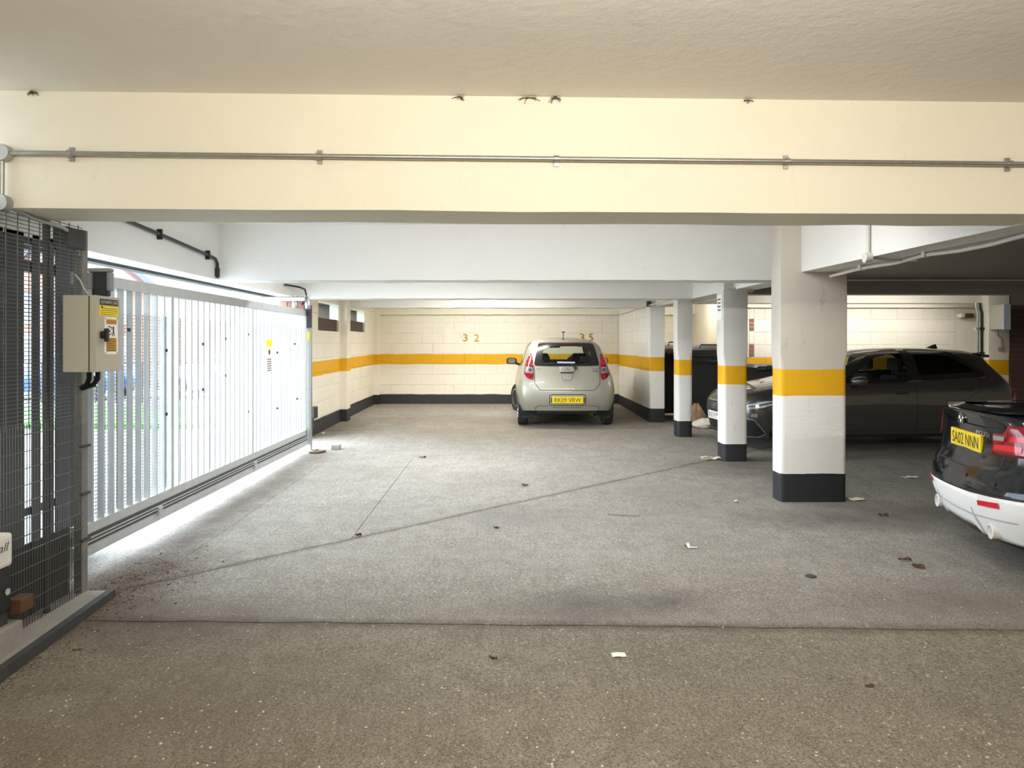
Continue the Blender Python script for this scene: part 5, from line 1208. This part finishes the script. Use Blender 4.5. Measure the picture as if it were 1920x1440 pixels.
    va = c.fill('valance', V, 'rear', 'valance', off=.008, step=.04, thick=.006, label='lower valance with a bright light patch painted in')
    c.line('valance_rib', [(-.70, .40), (-.3, .375), (.3, .375), (.70, .41)], .010, 'rear', m='grey_plastic', off=.016, parent=va)
    c.line('valance_rib', [(.30, .42), (.34, .265)], .02, 'rear', m='grey_plastic', off=.016, parent=va); c.line('valance_rib', [(-.30, .42), (-.34, .265)], .02, 'rear', m='grey_plastic', off=.016, parent=va)
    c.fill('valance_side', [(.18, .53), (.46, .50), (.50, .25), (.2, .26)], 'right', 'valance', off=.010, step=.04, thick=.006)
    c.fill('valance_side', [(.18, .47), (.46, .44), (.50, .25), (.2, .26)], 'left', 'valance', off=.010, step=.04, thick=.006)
    for s in (1, -1):
        P = [(.40, .455), (.60, .475), (.60, .508), (.40, .485)]; P = P if s > 0 else mir(P)
        c.fill('reflector', P, 'rear', 'red_bright', off=.020, step=.03)
        yp = c.hit(s*.46, .30, 'rear').y
        pi_ = MB().lathe([(.040, .30), (.044, -.03), (.047, -.04), (.041, -.042), (.036, .1)], (s*.47, yp, .30), 'y', 20)
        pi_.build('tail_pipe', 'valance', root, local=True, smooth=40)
        MB().lathe([(.036, 0), (.001, 0)], (s*.47, yp-.01, .30), 'y', 20).build('pipe_mouth', 'black_matt', root, local=True, fix=False)
    for x in (-.52, -.18, .18, .52):
        p = c.hit(x, .605, 'rear', .001); MB().lathe([(.012, .005), (.012, -.003), (.001, -.004)], p, 'y', 12).build('parking_sensor', 'bmw', root, local=True, smooth=40)
    for s in (-1, 1): mirror_part(c, s*.95, 2.6, .95, 'bmw', s)
    arch_trim(c, (.86, 3.55), .35, .33, 'bmw')
    MB().box(-.55, .55, .35, 4.0, .19, .34).build('underbody', 'black_matt', root, local=True)
    for s in (-1, 1):
        for y in (.86, 3.55): wheel(root, s*.775, y, .325, .22)
    return root
coupe()

# ------------------------------------------------------------------ bins and sacks in the recess
def bin_(label, x, y, w, d, h, lid_m, ht, body='bin', handles=True, rz=0.0):
    r = thing('waste_bin', label, 'bin', (x, y, fz(y)), rz)
    b = MB().hexa([(-w*.43, -d*.40, .08), (w*.43, -d*.40, .08), (-w*.43, d*.4, .08), (w*.43, d*.4, .08), (-w*.5, -d*.5, h), (w*.5, -d*.5, h), (-w*.5, d*.5, h), (w*.5, d*.5, h)])
    b.build('body', body, r, local=True, bevel=.03)
    MB().box(-w*.52, w*.52, -d*.53, d*.53, h-.05, h).build('rim', body, r, local=True, bevel=.015)
    n = 8; vs = []; fs = []
    for i in range(n+1):
        t = i/n; yy = -d*.54+d*1.08*t; zz = h+ht*math.sin(PI*min(1, .15+t*.75))
        vs += [(-w*.53, yy, h), (w*.53, yy, h), (w*.50, yy, zz), (-w*.50, yy, zz)]
    for i in range(n):
        for k in range(4): fs.append((i*4+k, i*4+(k+1) % 4, (i+1)*4+(k+1) % 4, (i+1)*4+k))
    fs += [(0, 1, 2, 3), (n*4+3, n*4+2, n*4+1, n*4)]
    ld = MB().add(vs, fs).build('lid', lid_m, r, local=True, smooth=40)
    if handles:
        for zz in (h-.12,): MB().tube([(-w*.3, -d*.52, zz), (-w*.3, -d*.60, zz), (w*.3, -d*.60, zz), (w*.3, -d*.52, zz)], .014, 6).build('handle', body, r, local=True, smooth=60)
        MB().tube([(-w*.2, -d*.50, h+ht*.75), (-w*.2, -d*.56, h+ht*1.0), (w*.2, -d*.56, h+ht*1.0), (w*.2, -d*.50, h+ht*.75)], .014, 6).build('handle', lid_m, ld, local=True, smooth=60)
        for sx in (-.36, .36): MB().box(w*sx-.035, w*sx+.035, -d*.58, -d*.5, h-.03, h+.045).build('lid_latch', body, r, local=True, bevel=.008)
    for sx in (-.38, .38): MB().lathe([(.075, -.025), (.08, 0), (.075, .025)], (w*sx, -d*.30, .08), 'x', 16).build('wheel', 'black', r, local=True, smooth=40)
    return r
bin_('tall black wheeled bin with latches, right of the slimmest pillar', 3.62, 13.1, .95, .80, 1.22, 'bin', .17)
bin_('black bin under a brown lid, between dividing wall and slimmest pillar', 3.17, 13.9, .46, .60, 1.20, 'bin_brown', .23, handles=True)
bin_('wide bin under a dark blue lid behind the graphite car\'s bonnet', 5.0, 12.72, 1.35, .75, 1.0, 'bin_blue', .06)
def sack(name, label, x, y, w, h, m, seed):
    bm = bmesh.new(); bmesh.ops.create_icosphere(bm, subdivisions=4, radius=1); rr = random.Random(seed)
    ph = [rr.uniform(0, 6) for _ in range(6)]
    for v in bm.verts:
        a = math.atan2(v.co.y, v.co.x); k = 1+.13*math.sin(3*a+ph[0]+4*v.co.z)+.08*math.sin(7*a+ph[1]+9*v.co.z)+.05*math.sin(13*a+ph[2]+17*v.co.z)+rr.uniform(-.012, .012)
        z = v.co.z; top = max(0, z)
        v.co = Vector((v.co.x*k*w*(1-.45*top), v.co.y*k*w*.8*(1-.4*top), max(0, (z*.7+.55))*h*(1+.1*math.sin(5*a))))
    me = bpy.data.meshes.new(name); bm.to_mesh(me); bm.free(); me.materials.append(M[m]); me.polygons.foreach_set('use_smooth', [True]*len(me.polygons))
    o = bpy.data.objects.new(name, me); COL.objects.link(o); o.location = (x, y, fz(y)); return tag(o, label, 'bag')
sack('paper_sack', 'crumpled brown paper sack at the foot of the black bins', 3.30, 12.45, .15, .30, 'bag_brown', 3)
sack('plastic_bag', 'slumped pale plastic bag in front of the brown paper sack', 3.36, 12.12, .20, .13, 'bag_white', 5)

# ------------------------------------------------------------------ litter on the floor
def gpt(px, py):
    d = 4.0
    for _ in range(12): d = F*(1.5-fz(d))/(py-645)
    return ((px-948)*d/F, d)
def sheet(name, label, cat, px, py, w, h, rot, m='paper', curl=.01, seed=1, n=5):
    x, y = gpt(px, py); rr = random.Random(seed); vs = []; fs = []
    c_, s_ = math.cos(rot), math.sin(rot)
    for j in range(n):
        for i in range(n):
            u, v = (i/(n-1)-.5)*w, (j/(n-1)-.5)*h
            if name != 'receipt': u *= 1-.25*rr.random(); v *= 1-.25*rr.random()
            X, Y = x+u*c_-v*s_, y+u*s_+v*c_; vs.append((X, Y, fz(Y)+.003+curl*rr.random()))
    for j in range(n-1):
        for i in range(n-1): fs.append((j*n+i, j*n+i+1, (j+1)*n+i+1, (j+1)*n+i))
    o = MB().add(vs, fs).build(name, m, fix=False)
    md = o.modifiers.new('t', 'SOLIDIFY'); md.thickness = .0012
    return tag(o, label, cat)
sheet('receipt', 'small white paper square lying on the near floor', 'paper', 1160, 1229, .068, .045, .05, curl=.004, seed=1)
sheet('paper_scrap', 'flat white paper sheet left of the black coupe\'s tail', 'paper', 1706, 896, .20, .07, .1, curl=.015, seed=2)
sheet('paper_scrap', 'crumpled pale paper at the widest pillar\'s right foot', 'paper', 1606, 939, .15, .06, -.2, m='bag_white', curl=.03, seed=3)
sheet('paper_scrap', 'tiny white crumpled paper left of the widest pillar\'s foot', 'paper', 1380, 942, .05, .035, .3, curl=.025, seed=4)
sheet('plastic_wrapper', 'clear crumpled plastic wrapper at the second slim pillar\'s foot', 'wrapper', 1336, 862, .34, .12, .1, m='bag_white', curl=.05, seed=5, n=7)
sheet('paper_scrap', 'pale flat scrap on the floor beyond the red scrap', 'paper', 1170, 967, .30, .012, -.15, m='plinth', curl=.01, seed=15)
sheet('leaf', 'brown dead leaf nearer the black coupe, upper of two', 'leaf', 1697, 1052, .10, .03, .1, m='leaf', curl=.02, seed=6)
sheet('leaf', 'brown dead leaf just below the upper one near the coupe', 'leaf', 1722, 1064, .09, .05, -.3, m='leaf', curl=.02, seed=7)
sheet('leaf', 'dark dead leaf on the floor midway between wide pillar and coupe', 'leaf', 1656, 968, .09, .04, .2, m='leaf', curl=.03, seed=8)
sheet('leaf', 'dark red scrap of leaf in the middle of the floor', 'leaf', 985, 912, .07, .03, .1, m='rust', curl=.03, seed=9)
sheet('leaf', 'dark curled leaf on the floor joint crossing left of centre', 'leaf', 672, 1006, .05, .03, .4, m='rust', curl=.03, seed=10)
sheet('leaf', 'thin dark leaf right of the floor joint crossing', 'leaf', 931, 991, .05, .02, .3, m='leaf', curl=.02, seed=11)
sheet('leaf', 'small brown leaf on the near floor left of the white square', 'leaf', 925, 1235, .05, .015, -.4, m='leaf', curl=.01, seed=12)
sheet('leaf', 'orange-brown leaf low on the right of the near floor', 'leaf', 1631, 1288, .045, .02, .1, m='leaf', curl=.01, seed=13)
sheet('leaf', 'dark leaf in front of the hatchback bay, far floor', 'leaf', 792, 858, .10, .05, .1, m='leaf', curl=.02, seed=14)
x, y = gpt(1520, 1081); tag(MB().lathe([(.034, 0), (.034, .004), (.030, .006), (.001, .006)], (x, y, fz(y)+.001), 'z', 20).build('metal_disc', 'dark_steel', smooth=40), 'round dark metal disc flat on the floor right of centre', 'disc')
x, y = gpt(1293, 1026)
o = MB().add([(x-.035, y+.05, fz(y)+.004), (x-.012, y+.05, fz(y)+.004), (x-.03, y-.005, fz(y)+.03), (x-.005, y-.005, fz(y)+.035), (x-.02, y-.03, fz(y)+.004), (x+.0, y-.012, fz(y)+.006), (x+.05, y-.03, fz(y)+.006), (x+.055, y-.015, fz(y)+.006)], [(0, 1, 3, 2), (2, 3, 5, 4), (4, 5, 7, 6)]).build('paper_strip', 'paper', fix=False)
md = o.modifiers.new('t', 'SOLIDIFY'); md.thickness = .001
tag(o, 'bent white paper strip on the floor right of centre', 'paper')
cr = MB()
for i in range(900):
    px, py = R.uniform(-300, 2100), 860+ (R.random()**.7)*600
    x, y = gpt(px, py)
    if x < -2.15 or (x > 3.1 and y < 6.2): continue
    s = R.uniform(.0012, .0042); z = fz(y)
    cr.hexa([(x+a*s*R.uniform(.5, 1.4), y+b*s*R.uniform(.5, 1.4), z+c*s*R.uniform(.5, .9)) for c in (-.1, 1) for b in (-1, 1) for a in (-1, 1)])
o = tag(cr.build('chippings', 'bag_white', fix=False), 'pale stone chippings scattered over the concrete floor', 'chippings'); o['kind'] = 'stuff'
sl = MB()
for i in range(8):
    y = 11.2+R.random()*4.5; x = -2.93+R.random()*.12; s = R.uniform(.02, .05); z = fz(y)
    q = MB().hexa([(x+a*s*R.uniform(.6, 1.3), y+b*s*R.uniform(.6, 1.3), z+c*s*R.uniform(.5, 1)) for c in (-.1, 1) for b in (-1, 1) for a in (-1, 1)])
    if i < 3: tag(q.build('rubble_lump', ('bag_white', 'plinth', 'plinth')[i]), ('pale lump of rubble at the left wall foot, first of three', 'grey lump of rubble at the left wall foot, middle of three', 'grey lump of rubble at the left wall foot, third of three')[i], 'rubble')
# cobwebs at the near beam's top corner
for i, (px, s) in enumerate(((862, .05), (990, .07), (1040, .05), (1410, .03), (78, .04))):
    x = (px-948)*3.62/F; y = fy(x)-.004; wbm = MB()
    for k in range(9):
        a = R.uniform(-.4, PI+.4); l = s*R.uniform(.3, 1)
        wbm.tube([(x+R.gauss(0, s*.3), y, 2.745), (x+math.cos(a)*l*.6, y-.01, 2.742-abs(math.sin(a))*l*.25), (x+math.cos(a)*l, y-.003, 2.74-abs(math.sin(a))*l*.6)], .0016, 4)
    wbm.add([(x+R.gauss(0, .012), y-.006, 2.742+R.gauss(0, .006)) for _ in range(6)], [(0, 1, 2), (3, 4, 5), (1, 2, 3)])
    o = tag(wbm.build('cobweb', 'twig', fix=False), ('dusty cobweb on the near beam\'s top edge left of centre', 'largest dusty cobweb on the near beam\'s top edge at centre', 'dusty cobweb just right of the largest one', 'tiny cobweb on the near beam\'s top edge right of centre', 'tiny cobweb on the near beam\'s top edge far left')[i], 'cobweb')
    o['kind'] = 'stuff'

# ------------------------------------------------------------------ outside the gate
structure(MB().add([(-60, -20, -.06), (-3.39, -20, -.06), (-3.39, 70, -.06), (-60, 70, -.06)], [(0, 1, 2, 3)]).build('outside_ground', 'out_ground', fix=False))
structure(MB().box(-5, -3.4, 2.0, 11.5, -.08, fz(7)-.02).build('ramp', 'out_ground'))
tag(MB().box(-16, -4.9, 13.2, 17.2, -.07, .03).build('lawn', 'grass'), 'strip of bright green lawn beyond the gate', 'grass')['kind'] = 'stuff'
rl = thing('railing', 'dark upright railing along the lawn beyond the gate', 'railing', (-10, 18.2, 0))
rm_ = None
for i in range(70):
    x = -17+i*.17
    if rm_ is None: o = MB().box(-.012, .012, -.012, .012, 0, 1.05).build('bar', 'dark_steel', rl, local=True); rm_ = o.data
    else: o = bpy.data.objects.new('bar', rm_); COL.objects.link(o); o.parent = rl
    o.location = (x+10, 0, 0)
for z in (.12, 1.0): MB().box(-17, -5, 18.18, 18.22, z, z+.04).build('rail', 'dark_steel', rl)
def house(name, label, x0, x1, y0, y1, h, rz, wallm, wins):
    r = thing(name, label, 'house', ((x0+x1)/2, y0, 0))
    MB().box(x0, x1, y0, y1, -.1, h).build('wall', wallm, r)
    xm = (x0+x1)/2; rh = h+(x1-x0)*.42
    MB().prism([(x0-.3, y0-.3, h-.1), (x1+.3, y0-.3, h-.1), (xm, y0-.3, rh)], [(x0-.3, y1+.3, h-.1), (x1+.3, y1+.3, h-.1), (xm, y1+.3, rh)]).build('roof', 'roof', r)
    MB().prism([(x0+.1, y0-.02, h-.1), (x1-.1, y0-.02, h-.1), (xm, y0-.02, rh-.35)], [(x0+.1, y0-.36, h-.1), (x1-.1, y0-.36, h-.1), (xm, y0-.36, rh-.35)]).build('gable', wallm, r)
    for s in (-1, 1):
        xe = x0-.35 if s < 0 else x1+.35
        MB().hexa([(xe, y0-.42, h-.25), (xe, y0-.36, h-.25), (xm, y0-.42, rh-.12), (xm, y0-.36, rh-.12), (xe, y0-.42, h+.0), (xe, y0-.36, h+.0), (xm, y0-.42, rh+.12), (xm, y0-.36, rh+.12)]).build('bargeboard', 'dark_steel', r)
    for (a, z) in wins:
        w = MB().box(a-.55, a+.55, y0-.06, y0+.02, z, z+1.2).build('window', 'white_pl', r)
        for q in (0, 1): MB().box(a-.48+.5*q, a-.04+.5*q, y0-.08, y0-.055, z+.08, z+1.12).build('pane', 'lamp_dark', w)
    return r
house('house', 'pale red brick gabled house far beyond the gate', -18.5, -12.6, 26, 34, 3.5, 0, 'brick_red', [(-17.0, .6), (-14.2, .6), (-17.0, 2.2), (-14.2, 2.2)])
house('house', 'white rendered house beyond the right end of the gate', -11.5, -6.5, 34, 42, 4.6, 0, 'render_w', [(-10, 1.0), (-8, 1.0), (-10, 3.1), (-8, 3.1)])
def parked(label, loc, rz, m, seed):
    r = thing('parked_car', label, 'car', loc, rz)
    st = tofull(
        [(.72, .1, .3), (.76, .02, .45), (.78, .0, .62), (.74, .04, .85), (.66, .14, 1.0), (.58, .3, 1.2), (.5, .42, 1.36), (0, .4, 1.39)],
        [(.82, .6, .25), (.86, .6, .45), (.87, .6, .62), (.85, .6, .88), (.78, .62, 1.0), (.68, .8, 1.25), (.58, .9, 1.43), (0, .95, 1.47)],
        [(.82, 2.0, .25), (.86, 2.0, .45), (.87, 2.0, .62), (.85, 2.0, .86), (.78, 2.0, .95), (.68, 1.9, 1.25), (.58, 1.85, 1.43), (0, 1.9, 1.47)],
        [(.82, 2.8, .25), (.86, 2.8, .45), (.87, 2.8, .6), (.85, 2.8, .83), (.77, 2.8, .93), (.65, 2.7, .98), (.5, 2.7, 1.0), (0, 2.8, 1.02)],
        [(.72, 3.85, .25), (.76, 3.9, .42), (.75, 3.9, .55), (.7, 3.85, .68), (.6, 3.82, .75), (.48, 3.8, .78), (.34, 3.8, .8), (0, 3.82, .81)])
    rc = [(0, .05, .3), (0, -.04, .45), (0, -.04, .62), (0, 0, .85), (0, .1, 1.0), (0, .25, 1.2)]
    fc = [(0, 3.95, .25), (0, 4.0, .42), (0, 4.0, .55), (0, 3.95, .68), (0, 3.9, .75), (0, 3.85, .78)]
    c = Car(r, cage_body(st, rc, fc, 3), m)
    c.cut(arches(c, (.75, 3.1), .33, .5, .32)); c.finish()
    for v in ('left', 'right'):
        c.fill('side_window', rounded([(.75, 1.02), (2.5, .99), (2.1, 1.3), (1.0, 1.34)], 1, .1), v, 'glass_dark', off=.006, step=.1)
    c.fill('rear_window', [(-.5, 1.03), (.5, 1.03), (.43, 1.32), (-.43, 1.32)], 'rear', 'glass_dark', off=.006, step=.1)
    c.fill('windscreen', [(-.6, 1.03), (.6, 1.03), (.5, 1.38), (-.5, 1.38)], 'front', 'glass_dark', off=.006, step=.1)
    for s in (-1, 1):
        for y in (.75, 3.1): wheel(r, s*.77, y, .31, .2)
    return r
parked('blue car parked beyond the railing, left of the silver one', (-10.6, 20.6, -.05), PI/2, 'blue_car', 1)
parked('silver car parked beyond the railing, right of the blue one', (-6.2, 21.0, -.05), PI/2, 'silver_car', 2)
parked('blue car parked beyond the railing, furthest left of the three', (-15.4, 20.4, -.05), PI/2, 'blue_car', 3)
